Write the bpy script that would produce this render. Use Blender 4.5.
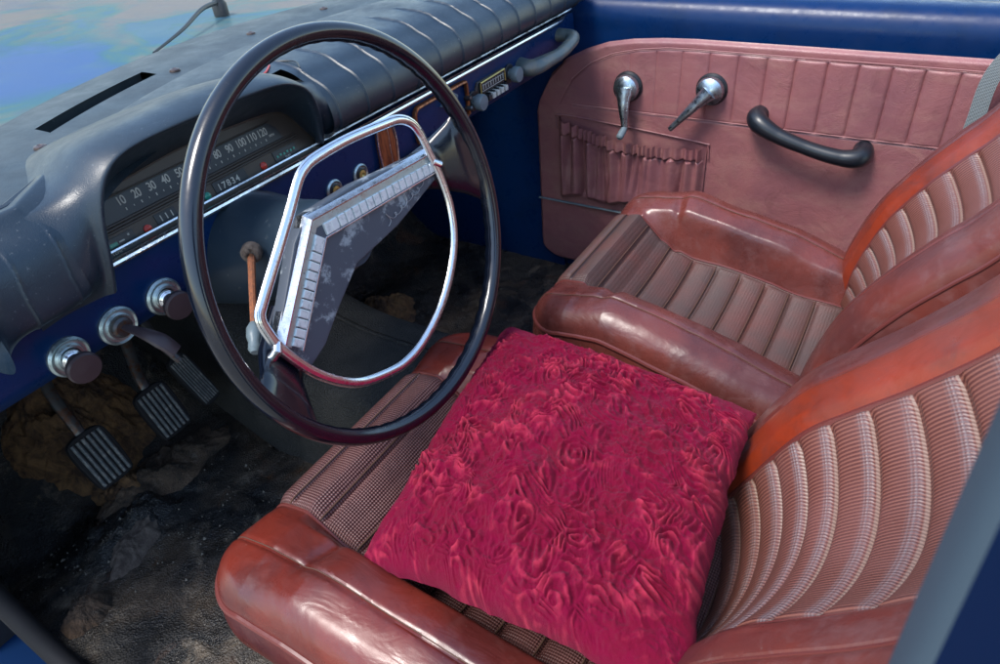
import bpy, math, random
import numpy as np
from mathutils import Vector, Matrix
for o in list(bpy.data.objects): bpy.data.objects.remove(o, do_unlink=True)
S = bpy.context.scene
COL = S.collection
random.seed(4); RNG = np.random.default_rng(7)

# ------------------------------------------------------------------ camera
AZ, PI_, RO = [math.radians(a) for a in (33.926, 36.793, -5.258)]
fwd = Vector((math.cos(AZ)*math.cos(PI_), math.sin(AZ)*math.cos(PI_), -math.sin(PI_)))
rt = fwd.cross(Vector((0, 0, 1))).normalized(); up = rt.cross(fwd)
r_ = rt*math.cos(RO)+up*math.sin(RO); u_ = -rt*math.sin(RO)+up*math.cos(RO)
cd = bpy.data.cameras.new("camera"); cam = bpy.data.objects.new("camera", cd); COL.objects.link(cam)
M = Matrix((r_, u_, -fwd)).transposed().to_4x4(); M.translation = Vector((-.4552, -.4474, .3388))
cam.matrix_world = M
cd.sensor_width = 36; cd.lens = 24.8; cd.clip_start = .01; cd.clip_end = 500
cd.dof.use_dof = True; cd.dof.focus_distance = .82; cd.dof.aperture_fstop = 18.0
S.camera = cam
# ------------------------------------------------------------------ world, sun, exposure
W = bpy.data.worlds.new("World"); S.world = W; W.use_nodes = True
wn = W.node_tree.nodes; wl = W.node_tree.links
sky = wn.new('ShaderNodeTexSky'); sky.sky_type = 'NISHITA'; sky.sun_disc = False
SUN_EL, SUN_AZ = math.radians(60), math.radians(158)     # direction the sun stands in, azimuth measured from +X
sky.sun_elevation = SUN_EL; sky.sun_rotation = math.radians(90)-SUN_AZ
sky.dust_density = 1.0; sky.air_density = 1.4; sky.ozone_density = 2.0
wl.new(sky.outputs[0], wn['Background'].inputs[0]); wn['Background'].inputs[1].default_value = .135
sd = bpy.data.lights.new("sun", 'SUN'); sd.energy = 1.6; sd.angle = math.radians(18); sd.color = (1, .96, .9)
so = bpy.data.objects.new("sun", sd); COL.objects.link(so)
sv = Vector((math.cos(SUN_AZ)*math.cos(SUN_EL), math.sin(SUN_AZ)*math.cos(SUN_EL), math.sin(SUN_EL)))
so.rotation_euler = sv.to_track_quat('Z', 'Y').to_euler(); so.location = (0, 0, 5)
S.view_settings.view_transform = 'Standard'; S.view_settings.look = 'None'
S.view_settings.exposure = 1.35; S.view_settings.gamma = 1
S.render.engine = 'CYCLES'
S.cycles.max_bounces = 8; S.cycles.diffuse_bounces = 5; S.cycles.glossy_bounces = 4; S.cycles.transparent_max_bounces = 8

# ------------------------------------------------------------------ materials
def mat(name, col, rough=.5, metal=0., coat=0., spec=.5, sheen=0.):
    m = bpy.data.materials.new(name); m.use_nodes = True
    b = m.node_tree.nodes['Principled BSDF']
    b.inputs['Base Color'].default_value = (*col, 1); b.inputs['Roughness'].default_value = rough
    b.inputs['Metallic'].default_value = metal; b.inputs['Coat Weight'].default_value = coat
    b.inputs['Coat Roughness'].default_value = .12
    b.inputs['Specular IOR Level'].default_value = spec; b.inputs['Sheen Weight'].default_value = sheen
    return m
class G:
    """small node helper on a material"""
    def __init__(s, m, coords='Object'):
        s.m = m; s.t = m.node_tree; s.b = s.t.nodes['Principled BSDF']
        s.tc = s.t.nodes.new('ShaderNodeTexCoord'); s.co = s.tc.outputs[coords]; s.lastbump = None
    def L(s, a, b): s.t.links.new(a, b)
    def N(s, ty, **k):
        n = s.t.nodes.new(ty)
        for a, v in k.items(): setattr(n, a, v)
        return n
    def noise(s, scale, detail=4, rough=.55, dist=0, vec=None, stretch=None):
        n = s.N('ShaderNodeTexNoise'); n.inputs['Scale'].default_value = scale
        n.inputs['Detail'].default_value = detail; n.inputs['Roughness'].default_value = rough
        n.inputs['Distortion'].default_value = dist
        v = vec or s.co
        if stretch:
            mp = s.N('ShaderNodeMapping'); mp.inputs['Scale'].default_value = stretch; s.L(v, mp.inputs[0]); v = mp.outputs[0]
        s.L(v, n.inputs['Vector']); return n.outputs['Fac']
    def vor(s, scale, feature='F1', vec=None, stretch=None):
        n = s.N('ShaderNodeTexVoronoi', feature=feature); n.inputs['Scale'].default_value = scale
        v = vec or s.co
        if stretch:
            mp = s.N('ShaderNodeMapping'); mp.inputs['Scale'].default_value = stretch; s.L(v, mp.inputs[0]); v = mp.outputs[0]
        s.L(v, n.inputs['Vector']); return n.outputs['Distance']
    def ramp(s, fac, lo, hi, a=0., b=1.):
        n = s.N('ShaderNodeMapRange'); n.inputs[1].default_value = lo; n.inputs[2].default_value = hi
        n.inputs[3].default_value = a; n.inputs[4].default_value = b; s.L(fac, n.inputs[0]); return n.outputs[0]
    def math(s, op, a, b=None, c=None):
        n = s.N('ShaderNodeMath', operation=op)
        for i, v in enumerate((a, b, c)):
            if v is None: continue
            if isinstance(v, (int, float)): n.inputs[i].default_value = v
            else: s.L(v, n.inputs[i])
        return n.outputs[0]
    def mix(s, fac, a, b, mode='MIX'):
        n = s.N('ShaderNodeMix', data_type='RGBA', blend_type=mode)
        for i, v in ((0, fac), (6, a), (7, b)):
            if isinstance(v, (int, float)): n.inputs[i].default_value = v
            elif isinstance(v, tuple): n.inputs[i].default_value = (*v, 1)
            else: s.L(v, n.inputs[i])
        return n.outputs[2]
    def xyz(s, vec=None):
        n = s.N('ShaderNodeSeparateXYZ'); s.L(vec or s.co, n.inputs[0]); return n.outputs
    def color(s, c): s.L(c, s.b.inputs['Base Color'])
    def rough(s, c): s.L(c, s.b.inputs['Roughness'])
    def metal(s, c): s.L(c, s.b.inputs['Metallic'])
    def bump(s, h, strength=.3, dist=.002):
        n = s.N('ShaderNodeBump'); n.inputs['Strength'].default_value = strength; n.inputs['Distance'].default_value = dist
        s.L(h, n.inputs['Height'])
        if s.lastbump: s.L(s.lastbump, n.inputs['Normal'])
        s.lastbump = n.outputs[0]; s.L(n.outputs[0], s.b.inputs['Normal'])

def leather(name, c1, c2, c3, rough=.3, wear=.5):
    m = mat(name, c1, rough, coat=.30, spec=.45); g = G(m)
    g.b.inputs['Coat Roughness'].default_value = .32
    a = g.ramp(g.noise(9, 6, .6, .4), .4, .62)
    c = g.mix(a, c1, c2)
    b = g.ramp(g.noise(26, 8, .72, .6), .52, .72, 0, wear)
    c = g.mix(b, c, c3)
    # dusty specks and scratches
    sp = g.ramp(g.noise(420, 2, .6), .70, .78, 0, .35); c = g.mix(sp, c, (.30, .22, .18)); c = g.mix(g.ramp(g.noise(70, 8, .8, 1.5, stretch=(1, 3, 1)), .60, .70, 0, .5), c, (.05, .012, .010))
    g.color(c)
    g.rough(g.ramp(g.noise(38, 8, .7), .3, .72, rough-.1, rough+.22))
    g.bump(g.vor(1300), .14, .0004)
    g.bump(g.noise(30, 4, .5, .5), .16, .003)
    g.bump(g.noise(14, 3, .5, 1.2, stretch=(2.2, 1, 1)), .3, .006)
    return m
M_leather = leather('oxblood_vinyl', (.150, .021, .013), (.080, .014, .012), (.12, .046, .042), .28)
M_leather_pass = leather('dull_oxblood_vinyl', (.145, .034, .026), (.085, .022, .019), (.17, .08, .075), .25, .5)
M_orange = leather('orange_red_vinyl', (.245, .029, .009), (.175, .023, .009), (.12, .025, .018), .36, .75)
M_mauve = leather('mauve_vinyl', (.20, .058, .052), (.15, .042, .038), (.26, .11, .10), .38, .4)
M_pipe = mat('piping_vinyl', (.13, .030, .026), .35)
M_thread = mat('tan_stitching', (.11, .06, .045), .95, spec=.1)

def weave(name, base, glint, dark, sx, sy, amt):
    """woven vinyl: small staggered cells in metres from the surface's UV"""
    m = mat(name, base, .45); g = G(m, 'UV')
    x, y, z = g.xyz()
    fx = g.math('MULTIPLY', x, 2*math.pi/sx); fy = g.math('MULTIPLY', y, 2*math.pi/sy)
    p = g.math('MULTIPLY', g.math('SINE', g.math('ADD', fx, fy)), g.math('SINE', g.math('SUBTRACT', fx, fy)))
    k = g.ramp(p, .1, .8, 0, 1)
    n = g.ramp(g.noise(14, 5, .7), .3, .7, .25, 1)
    c = g.mix(g.ramp(p, -.7, -.1, 1, 0), base, dark)
    c = g.mix(g.math('MULTIPLY', g.math('MULTIPLY', k, n), amt), c, glint)  # whitish glint on the cell crests, put into the weave colour
    c = g.mix(g.ramp(g.noise(30, 6, .7), .45, .75, 0, .5), c, dark)
    g.color(c); g.bump(p, .6, .0012)
    g.rough(g.ramp(p, -1, 1, .6, .35))
    return m
M_weave = weave('basket_weave_vinyl', (.12, .036, .033), (.31, .22, .21), (.038, .012, .012), .0066, .0050, .7)
def ribbed(name):
    m = mat(name, (.15, .08, .07), .5); g = G(m, 'UV')
    x, y, z = g.xyz()
    p = g.math('SINE', g.math('MULTIPLY', x, 2*math.pi/.0028))
    q = g.math('SINE', g.math('MULTIPLY', y, 2*math.pi/.0045))
    c = g.mix(g.ramp(p, -1, 1), (.040, .022, .020), (.125, .075, .066))
    c = g.mix(g.ramp(g.noise(9, 5, .6), .4, .65, 0, .55), c, (.16, .045, .035))
    c = g.mix(g.ramp(g.noise(60, 5, .7), .55, .8, 0, .5), c, (.08, .06, .055))
    g.color(c); g.bump(g.math('ADD', p, g.math('MULTIPLY', q, .3)), .5, .0007)
    return m
M_rib = ribbed('ribbed_woven_vinyl')
def backweave(name, pitch):
    """pleated backrest cloth: in each pleat a pale woven stripe beside the seam, fine cross hatch in the rest"""
    m = mat(name, (.30, .10, .07), .45); g = G(m, 'UV')
    x, y, z = g.xyz()
    f = g.math('FRACT', g.math('DIVIDE', y, pitch))
    band = g.math('MULTIPLY', g.ramp(f, .66, .80), g.ramp(f, .88, .94, 1, 0))
    fx = g.math('MULTIPLY', x, 2*math.pi/.0056); fy = g.math('MULTIPLY', y, 2*math.pi/.0056)
    chk = g.math('MULTIPLY', g.math('SINE', g.math('ADD', fx, fy)), g.math('SINE', g.math('SUBTRACT', fx, fy)))
    hatch = g.math('SINE', g.math('MULTIPLY', x, 2*math.pi/.0036))
    body = g.mix(g.ramp(hatch, -.6, .7), (.085, .022, .017), (.215, .080, .055))
    body = g.mix(g.ramp(g.noise(7, 3), .4, .65, 0, .5), body, (.22, .09, .08)); band = g.math("MULTIPLY", band, g.ramp(g.noise(16, 4, .7), .3, .7, .30, .85))
    pale = g.mix(g.ramp(chk, -.8, .8), (.14, .065, .06), (.225, .185, .185))
    c = g.mix(band, body, pale)
    # brown thread line next to the seam
    c = g.mix(g.math('MULTIPLY', g.ramp(f, .93, .95), g.ramp(f, .98, 1, 1, 0)), c, (.24, .15, .12))
    g.color(c)
    g.bump(g.math('ADD', g.math('MULTIPLY', chk, band), g.math('MULTIPLY', hatch, .6)), .6, .0008)
    return m

M_blue = mat('navy_paint', (.001, .020, .085), .32, coat=.05, spec=.25)
g = G(M_blue)
g.color(g.mix(g.ramp(g.noise(11, 6, .7), .5, .75, 0, .5), (.001, .020, .085), (.003, .014, .045)))
g.rough(g.ramp(g.noise(30, 8, .7), .35, .7, .22, .5)); g.bump(g.noise(120, 3), .05, .001)
def pad_mat(name, c, c2, rough):
    m = mat(name, c, rough, coat=.12, spec=.55); g = G(m); g.b.inputs['Coat Roughness'].default_value = .34
    k = g.mix(g.ramp(g.noise(7, 7, .65, .5), .42, .68), c, c2)
    k = g.mix(g.ramp(g.noise(300, 2), .66, .8, 0, .4), k, (.22, .24, .25))
    g.color(k); g.rough(g.ramp(g.noise(18, 7, .7), .3, .7, rough-.08, rough+.2))
    g.bump(g.vor(900), .25, .0005); g.bump(g.noise(22, 5, .6, .8), .08, .003)
    return m
M_pad = pad_mat('black_dash_vinyl', (.007, .018, .032), (.020, .034, .048), .33)
M_ledge = pad_mat('grey_painted_ledge', (.018, .031, .040), (.045, .058, .064), .42)
M_hood = pad_mat('black_hood_vinyl', (.014, .026, .040), (.03, .045, .06), .4)
def chrome_mat(name, pit=.0, col=(.82, .84, .86), r=.1):
    m = mat(name, col, r, 1.); g = G(m)
    n = g.ramp(g.noise(260, 5, .75), .56, .68, 0, pit)
    g.color(g.mix(n, col, (.16, .13, .10)))
    g.rough(g.ramp(g.noise(90, 6, .7), .35, .7, r, r+.25)); g.metal(g.ramp(n, 0, 1, 1, .3))
    g.bump(n, .2, .0006)
    return m
M_chrome = chrome_mat('chrome', .25)
M_doorchrome = chrome_mat('blued_chrome', .3, (.42, .50, .56), .2)
M_pitted = chrome_mat('pitted_chrome', .9, (.50, .60, .61), .3)
M_tile = mat('pearl_white_enamel', (.72, .78, .78), .28, .25, .4)
g = G(M_tile); g.color(g.mix(g.ramp(g.noise(160, 6, .7), .52, .68, 0, .75), (.75, .80, .80), (.28, .36, .38)))
M_wheel = mat('black_bakelite', (.003, .005, .011), .17, coat=.5)
g = G(M_wheel); g.rough(g.ramp(g.noise(60, 6, .7), .35, .7, .12, .32)); g.bump(g.noise(40, 4), .06, .002)
M_boss = mat('worn_navy_enamel', (.02, .026, .05), .42)
g = G(M_boss); g.color(g.mix(g.ramp(g.noise(38, 8, .75), .54, .62, 0, .8), (.065, .078, .10), (.34, .38, .40)))
M_shroud = mat('black_bakelite_shroud', (.012, .020, .030), .36)
g = G(M_shroud); g.color(g.mix(g.ramp(g.noise(140, 5, .8), .62, .7, 0, .6), (.020, .036, .055), (.16, .18, .18)))
g.rough(g.ramp(g.noise(20, 6), .3, .7, .28, .5))
M_rubber = mat('black_rubber', (.010, .010, .012), .7, spec=.25)
M_rubber2 = mat('grey_worn_rubber', (.06, .068, .075), .55)
g = G(M_rubber2); g.color(g.mix(g.ramp(g.noise(120, 6, .8), .5, .66), (.06, .072, .08), (.24, .23, .21)))
M_steel = mat('dull_steel', (.10, .09, .085), .45, .8)
g = G(M_steel); g.color(g.mix(g.ramp(g.noise(60, 7, .8), .48, .62), (.10, .11, .12), (.13, .05, .02)))
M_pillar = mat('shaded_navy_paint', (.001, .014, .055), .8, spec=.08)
M_steel_l = mat('silver_script', (.38, .40, .42), .4, .6)
M_rust = mat('rust', (.30, .10, .035), .85)
g = G(M_rust); g.color(g.mix(g.ramp(g.noise(300, 6, .8), .4, .6), (.33, .11, .04), (.16, .06, .035))); g.bump(g.noise(400, 4), .5, .001)
M_copper = mat('browned_copper', (.30, .11, .05), .32, .6)
g = G(M_copper); g.color(g.mix(g.ramp(g.noise(70, 6, .7, stretch=(3, 1, .4)), .4, .6), (.42, .15, .06), (.16, .055, .03)))
M_dark = mat('black_plastic', (.010, .012, .016), .4)
M_knob = mat('brown_black_knob', (.045, .030, .034), .42)
M_gknob = mat('grey_blue_plastic', (.13, .17, .19), .35)
M_bezel = mat('brown_grey_bezel', (.060, .048, .040), .45, .3)
M_face = mat('instrument_black', (.012, .016, .022), .35)
M_num = mat('cream_numerals', (.45, .44, .40), .6)
M_red = mat('red_lens', (.50, .03, .015), .25)
M_green = mat('green_lens', (.01, .22, .16), .25)
M_bluel = mat('dark_blue_lens', (.012, .018, .07), .25)
M_gold = mat('yellowed_brass', (.55, .42, .14), .35, .7)
M_screw = mat('rusty_screw', (.16, .12, .11), .4, .8)
M_grab = mat('grey_green_handle', (.075, .10, .105), .38, coat=.2)
g = G(M_grab); g.color(g.mix(g.ramp(g.noise(25, 6, .7), .45, .68), (.07, .095, .10), (.17, .15, .11)))
M_glassblack = mat('black_handle_plastic', (.006, .009, .014), .38, coat=.1)
M_strapm = mat('grey_webbing', (.16, .19, .20), .8)
g = G(M_strapm, 'UV'); x, y, z = g.xyz()
w_ = g.math('MULTIPLY', g.math('SINE', g.math('MULTIPLY', g.math('ADD', x, y), 1500)), g.math('SINE', g.math('MULTIPLY', g.math('SUBTRACT', x, y), 1500)))
g.color(g.mix(g.ramp(w_, -.5, .5), (.07, .09, .10), (.30, .33, .33))); g.bump(w_, .5, .001)
M_doorv = mat('dusty_rose_vinyl', (.27, .095, .095), .42, coat=.06)
g = G(M_doorv)
c = g.mix(g.ramp(g.noise(5, 6, .6, .4), .4, .65), (.28, .104, .106), (.205, .078, .090))
c = g.mix(g.ramp(g.noise(9, 8, .75, .5, stretch=(1, 1, 2)), .48, .68, 0, .45), c, (.36, .19, .155)); c = g.mix(g.ramp(g.noise(21, 8, .75, .8), .55, .75, 0, .55), c, (.13, .055, .052))
c = g.mix(g.ramp(g.noise(260, 3, .7), .64, .72, 0, .35), c, (.13, .05, .05))
g.color(c); g.rough(g.ramp(g.noise(12, 6), .3, .7, .34, .52))
g.bump(g.vor(620), .4, .0008); g.bump(g.noise(14, 5, .65, .8), .40, .006)
M_tex = mat('black_grained_mat', (.05, .052, .052), .6, spec=.3)
g = G(M_tex); g.color(g.mix(g.ramp(g.noise(8, 6, .7), .4, .7), (.024, .025, .025), (.055, .052, .048)))
g.bump(g.vor(330), .9, .002)
M_floor = mat('dirty_rubber_floor', (.02, .018, .017), .6)
g = G(M_floor)
c = g.mix(g.ramp(g.noise(6, 8, .68, .6), .45, .62), (.012, .012, .013), (.070, .052, .038))
c = g.mix(g.ramp(g.noise(11, 9, .75, .8), .56, .68, 0, .85), c, (.17, .135, .10))
sp = g.ramp(g.noise(520, 3, .7), .60, .68); zone = g.ramp(g.noise(5, 4, .6, .4), .48, .62)
c = g.mix(g.math('MULTIPLY', sp, zone), c, (.38, .34, .28)); c = g.mix(g.ramp(g.noise(7, 7, .7, 1.5), .60, .70, 0, .7), c, (.13, .055, .025)); g.color(c)
g.rough(g.ramp(g.noise(9, 8, .7), .4, .6, .16, .6))
g.bump(g.vor(330), .8, .002); g.bump(g.noise(60, 9, .75), .5, .006); g.bump(g.noise(12, 6, .7), .15, .02)
M_felt = mat('rotted_felt', (.09, .06, .045), .95)
g = G(M_felt)
c = g.mix(g.ramp(g.noise(14, 9, .75, .8), .4, .62), (.05, .038, .030), (.22, .14, .09))
c = g.mix(g.ramp(g.noise(30, 9, .8), .56, .7), c, (.30, .24, .19)); g.color(c)
g.bump(g.noise(90, 9, .8), 1, .008); g.bump(g.vor(420), .5, .003)
M_felt2 = mat('ochre_rotted_felt', (.20, .10, .045), .95)
g = G(M_felt2); g.color(g.mix(g.ramp(g.noise(26, 9, .75, .8), .4, .62), (.08, .045, .030), (.36, .19, .08)))
g.bump(g.noise(90, 9, .8), 1, .008)
M_felt3 = mat('pale_dusty_felt', (.30, .25, .21), .95)
g = G(M_felt3); g.color(g.mix(g.ramp(g.noise(40, 9, .8, .8), .36, .6), (.07, .05, .045), (.22, .175, .145)))
g.bump(g.noise(110, 9, .8), 1, .008)
M_crumb = mat('pale_crumbs', (.20, .18, .15), .8)
M_under = mat('dark_metal', (.012, .014, .02), .5)
M_carbonnet = mat('glare_blue_paint', (.02, .08, .32), .4, coat=.1, spec=.3)
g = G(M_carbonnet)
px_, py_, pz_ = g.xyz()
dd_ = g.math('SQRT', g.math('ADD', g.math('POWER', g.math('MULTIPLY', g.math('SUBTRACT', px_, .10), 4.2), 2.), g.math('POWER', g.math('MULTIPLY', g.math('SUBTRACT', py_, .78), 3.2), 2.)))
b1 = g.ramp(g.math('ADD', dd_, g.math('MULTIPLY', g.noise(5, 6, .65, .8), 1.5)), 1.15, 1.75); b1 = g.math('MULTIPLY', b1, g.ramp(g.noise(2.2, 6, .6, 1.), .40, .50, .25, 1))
c = g.mix(g.ramp(b1, .0, .45), (.003, .058, .21), (.03, .13, .12)); c = g.mix(g.ramp(b1, .35, .9), c, (.16, .148, .135))  # grey sky glare painted over the blue, leaving blue patches around one spot
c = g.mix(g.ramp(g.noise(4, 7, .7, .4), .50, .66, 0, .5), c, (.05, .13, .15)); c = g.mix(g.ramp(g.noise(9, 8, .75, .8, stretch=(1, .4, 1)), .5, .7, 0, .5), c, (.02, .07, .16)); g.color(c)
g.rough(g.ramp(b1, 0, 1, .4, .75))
M_ground = mat('pale_gravel', (.24, .22, .19), .95)
g = G(M_ground); g.color(g.mix(g.noise(3, 8, .7), (.15, .14, .12), (.30, .28, .24)))
M_roofl = mat('pale_headlining', (.50, .48, .45), .9)
# glass that lets the sun lamp through
M_glass = bpy.data.materials.new('dusty_glass'); M_glass.use_nodes = True
nt = M_glass.node_tree; nt.nodes.clear()
out = nt.nodes.new('ShaderNodeOutputMaterial'); tr = nt.nodes.new('ShaderNodeBsdfTransparent'); gl = nt.nodes.new('ShaderNodeBsdfGlossy')
gl.inputs['Roughness'].default_value = .02; df = nt.nodes.new('ShaderNodeBsdfDiffuse'); df.inputs[0].default_value = (.6, .58, .54, 1)
fr = nt.nodes.new('ShaderNodeFresnel'); fr.inputs[0].default_value = 1.45
m1 = nt.nodes.new('ShaderNodeMixShader'); m2 = nt.nodes.new('ShaderNodeMixShader')
nt.links.new(fr.outputs[0], m1.inputs[0]); nt.links.new(tr.outputs[0], m1.inputs[1]); nt.links.new(gl.outputs[0], m1.inputs[2])
nz = nt.nodes.new('ShaderNodeTexNoise'); nz.inputs['Scale'].default_value = 3; nz.inputs['Detail'].default_value = 6
mr = nt.nodes.new('ShaderNodeMapRange'); mr.inputs[1].default_value = .3; mr.inputs[2].default_value = .75; mr.inputs[3].default_value = .02; mr.inputs[4].default_value = .10
nt.links.new(nz.outputs['Fac'], mr.inputs[0]); nt.links.new(mr.outputs[0], m2.inputs[0])
nt.links.new(m1.outputs[0], m2.inputs[1]); nt.links.new(df.outputs[0], m2.inputs[2]); nt.links.new(m2.outputs[0], out.inputs[0])

# ------------------------------------------------------------------ mesh helpers
def finish(o, parent=None, label=None, cat=None, kind=None, group=None):
    COL.objects.link(o)
    if parent is not None: o.parent = parent
    for k, v in (('label', label), ('category', cat), ('kind', kind), ('group', group)):
        if v: o[k] = v
    return o
def empty(name, label, cat, loc=(0, 0, 0), group=None):
    o = bpy.data.objects.new(name, None); o.empty_display_size = .05; o.location = loc
    return finish(o, None, label, cat, None, group)
class MB:
    def __init__(s): s.v = []; s.f = []; s.m = []; s.uv = []; s.n = 0
    def add(s, V, F, mi=0, UV=None):
        V = np.asarray(V, float).reshape(-1, 3)
        s.v.append(V); s.uv.append(np.zeros((len(V), 2)) if UV is None else np.asarray(UV).reshape(-1, 2))
        for f in F: s.f.append(tuple(int(i)+s.n for i in f)); s.m.append(mi)
        s.n += len(V)
    def grid(s, P, mi=0, closed_u=False, closed_v=False, mask=None, UV=None, flip=False):
        P = np.asarray(P, float); a, b = P.shape[:2]
        I = np.arange(a*b).reshape(a, b)
        i0 = np.arange(a if closed_u else a-1); j0 = np.arange(b if closed_v else b-1)
        A, B = np.meshgrid(i0, j0, indexing='ij')
        A2 = (A+1) % a; B2 = (B+1) % b
        Q = np.stack([I[A, B], I[A2, B], I[A2, B2], I[A, B2]], -1)
        if mask is not None: Q = Q[mask]
        Q = Q.reshape(-1, 4)
        if flip: Q = Q[:, ::-1]
        s.add(P, Q.tolist(), mi, None if UV is None else UV)
    def tube(s, path, r, n=8, closed=False, mi=0, cap=True, flat=None):
        P = np.asarray(path, float); L = len(P); r = np.broadcast_to(np.asarray(r, float), (L,))
        T = np.roll(P, -1, 0)-np.roll(P, 1, 0)
        if not closed: T[0] = P[1]-P[0]; T[-1] = P[-1]-P[-2]
        T /= np.linalg.norm(T, axis=1)[:, None]+1e-12
        u = np.cross(T[0], [0, 0, 1.]);
        if np.linalg.norm(u) < .1: u = np.cross(T[0], [1., 0, 0])
        U = []
        for t in T:
            u = u-t*(u@t); u /= np.linalg.norm(u)+1e-12; U.append(u)
        U = np.array(U); Vv = np.cross(T, U)
        a = np.linspace(0, 2*np.pi, n, endpoint=False); fl = 1 if flat is None else flat
        R = P[:, None]+r[:, None, None]*(np.cos(a)[None, :, None]*U[:, None]+fl*np.sin(a)[None, :, None]*Vv[:, None])
        s.grid(R, mi, closed_u=closed, closed_v=True)
        if cap and not closed:
            s.add(R[0], [list(range(n))], mi); s.add(R[-1], [list(range(n))[::-1]], mi)
    def ribbon(s, path, w, t, side, mi=0, closed=False):
        """rectangular bar along a path; side = unit vectors across"""
        P = np.asarray(path, float); Sd = np.broadcast_to(np.asarray(side, float), P.shape)
        T = np.gradient(P, axis=0); T /= np.linalg.norm(T, axis=1)[:, None]
        Nn = np.cross(T, Sd); Nn /= np.linalg.norm(Nn, axis=1)[:, None]
        R = np.stack([P+Sd*w/2+Nn*t/2, P+Sd*w/2-Nn*t/2, P-Sd*w/2-Nn*t/2, P-Sd*w/2+Nn*t/2], 1)
        L = np.concatenate([[0], np.cumsum(np.linalg.norm(np.diff(P, axis=0), axis=1))])
        UV = np.stack([np.broadcast_to(np.array([w/2, w/2, -w/2, -w/2])[None], (len(P), 4)), np.broadcast_to(L[:, None], (len(P), 4))], -1)
        s.grid(R, mi, closed_v=True, UV=UV, closed_u=closed)
        if not closed: s.add(R[0], [[0, 1, 2, 3]], mi); s.add(R[-1], [[3, 2, 1, 0]], mi)
    def lathe(s, prof, o=(0, 0, 0), ax=(0, 0, 1), n=32, mi=0, cap=True):
        ax = np.array(ax, float); ax /= np.linalg.norm(ax); u = np.cross(ax, [0, 0, 1.])
        if np.linalg.norm(u) < .1: u = np.cross(ax, [1., 0, 0])
        u /= np.linalg.norm(u); v = np.cross(ax, u); a = np.linspace(0, 2*np.pi, n, endpoint=False)
        R = np.array([np.array(o)+ax*h+r*(np.cos(a)[:, None]*u+np.sin(a)[:, None]*v) for r, h in prof])
        s.grid(R, mi, closed_v=True)
        if cap: s.add(R[0], [list(range(n))], mi); s.add(R[-1], [list(range(n))[::-1]], mi)
    def prism(s, pts, z0, z1, fr=None, mi=0, bev=0.):
        """polygon (2D) between two heights in frame fr = (origin, e1, e2, e3)"""
        o, e1, e2, e3 = [np.array(q, float) for q in (fr or ((0, 0, 0), (1, 0, 0), (0, 1, 0), (0, 0, 1)))]
        p = np.asarray(pts, float); n = len(p)
        def ring(q, z): return o+q[:, :1]*e1+q[:, 1:2]*e2+z*e3
        if bev > 0:
            t1 = np.roll(p, -1, 0)-p; t0 = p-np.roll(p, 1, 0)
            t1 /= np.linalg.norm(t1, axis=1)[:, None]; t0 /= np.linalg.norm(t0, axis=1)[:, None]
            b = (t1-t0); nn = np.stack([-(t0+t1)[:, 1], (t0+t1)[:, 0]], 1); nn /= np.linalg.norm(nn, axis=1)[:, None]+1e-9
            area = np.sum(p[:, 0]*np.roll(p[:, 1], -1)-np.roll(p[:, 0], -1)*p[:, 1])
            q = p+nn*bev*(1 if area > 0 else -1)
            rings = [ring(p, z0), ring(p, z1-bev), ring(p+(q-p)*.3, z1-bev*.3), ring(q, z1)]
        else: rings = [ring(p, z0), ring(p, z1)]
        R = np.array(rings); s.grid(R, mi, closed_v=True)
        s.add(R[0], [list(range(n))[::-1]], mi); s.add(R[-1], [list(range(n))], mi)
    def box(s, c, d, R=None, mi=0, bev=.001):
        c = np.array(c, float); x, y, z = np.array(d, float)/2
        R = np.eye(3) if R is None else np.array(R, float)
        b = min(bev, x, y)*.999
        s.prism([(-x+0, -y), (x, -y), (x, y), (-x, y)], -z, z, (c, R[0], R[1], R[2]), mi, b if b > 0 else 0)
    def build(s, name, mats, parent=None, smooth=True, angle=35, **kw):
        me = bpy.data.meshes.new(name); V = np.concatenate(s.v)
        me.from_pydata(V.tolist(), [], s.f)
        if not isinstance(mats, (list, tuple)): mats = [mats]
        for m in mats: me.materials.append(m)
        me.polygons.foreach_set('material_index', np.array(s.m, dtype=np.int32))
        UV = np.concatenate(s.uv); uvl = me.uv_layers.new(name='UVMap')
        li = np.empty(len(me.loops), dtype=np.int32); me.loops.foreach_get('vertex_index', li)
        uvl.data.foreach_set('uv', UV[li].astype(np.float32).ravel())
        if smooth:
            me.polygons.foreach_set('use_smooth', np.ones(len(me.polygons), dtype=bool))
            try: me.set_sharp_from_angle(angle=math.radians(angle))
            except Exception: pass
        me.update()
        o = bpy.data.objects.new(name, me)
        return finish(o, parent, **kw)
def smoothpath(pts, n=60, closed=False):
    """Catmull-Rom through points, resampled evenly"""
    P = np.asarray(pts, float); L = len(P); out = []
    rng_ = range(L) if closed else range(L-1)
    for i in rng_:
        if closed: p0, p1, p2, p3 = P[(i-1) % L], P[i], P[(i+1) % L], P[(i+2) % L]
        else: p0, p1, p2, p3 = P[max(i-1, 0)], P[i], P[i+1], P[min(i+2, L-1)]
        for t in np.linspace(0, 1, 12, endpoint=False):
            out.append(.5*((2*p1)+(-p0+p2)*t+(2*p0-5*p1+4*p2-p3)*t*t+(-p0+3*p1-3*p2+p3)*t**3))
    if not closed: out.append(P[-1])
    out = np.array(out)
    if closed: out = np.vstack([out, out[:1]])
    d = np.concatenate([[0], np.cumsum(np.linalg.norm(np.diff(out, axis=0), axis=1))])
    tt = np.linspace(0, d[-1], n+1)[:-1] if closed else np.linspace(0, d[-1], n)
    return np.stack([np.interp(tt, d, out[:, k]) for k in range(out.shape[1])], 1)
def sstep(a, b, x):
    t = np.clip((x-a)/(b-a), 0, 1); return t*t*(3-2*t)
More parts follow.
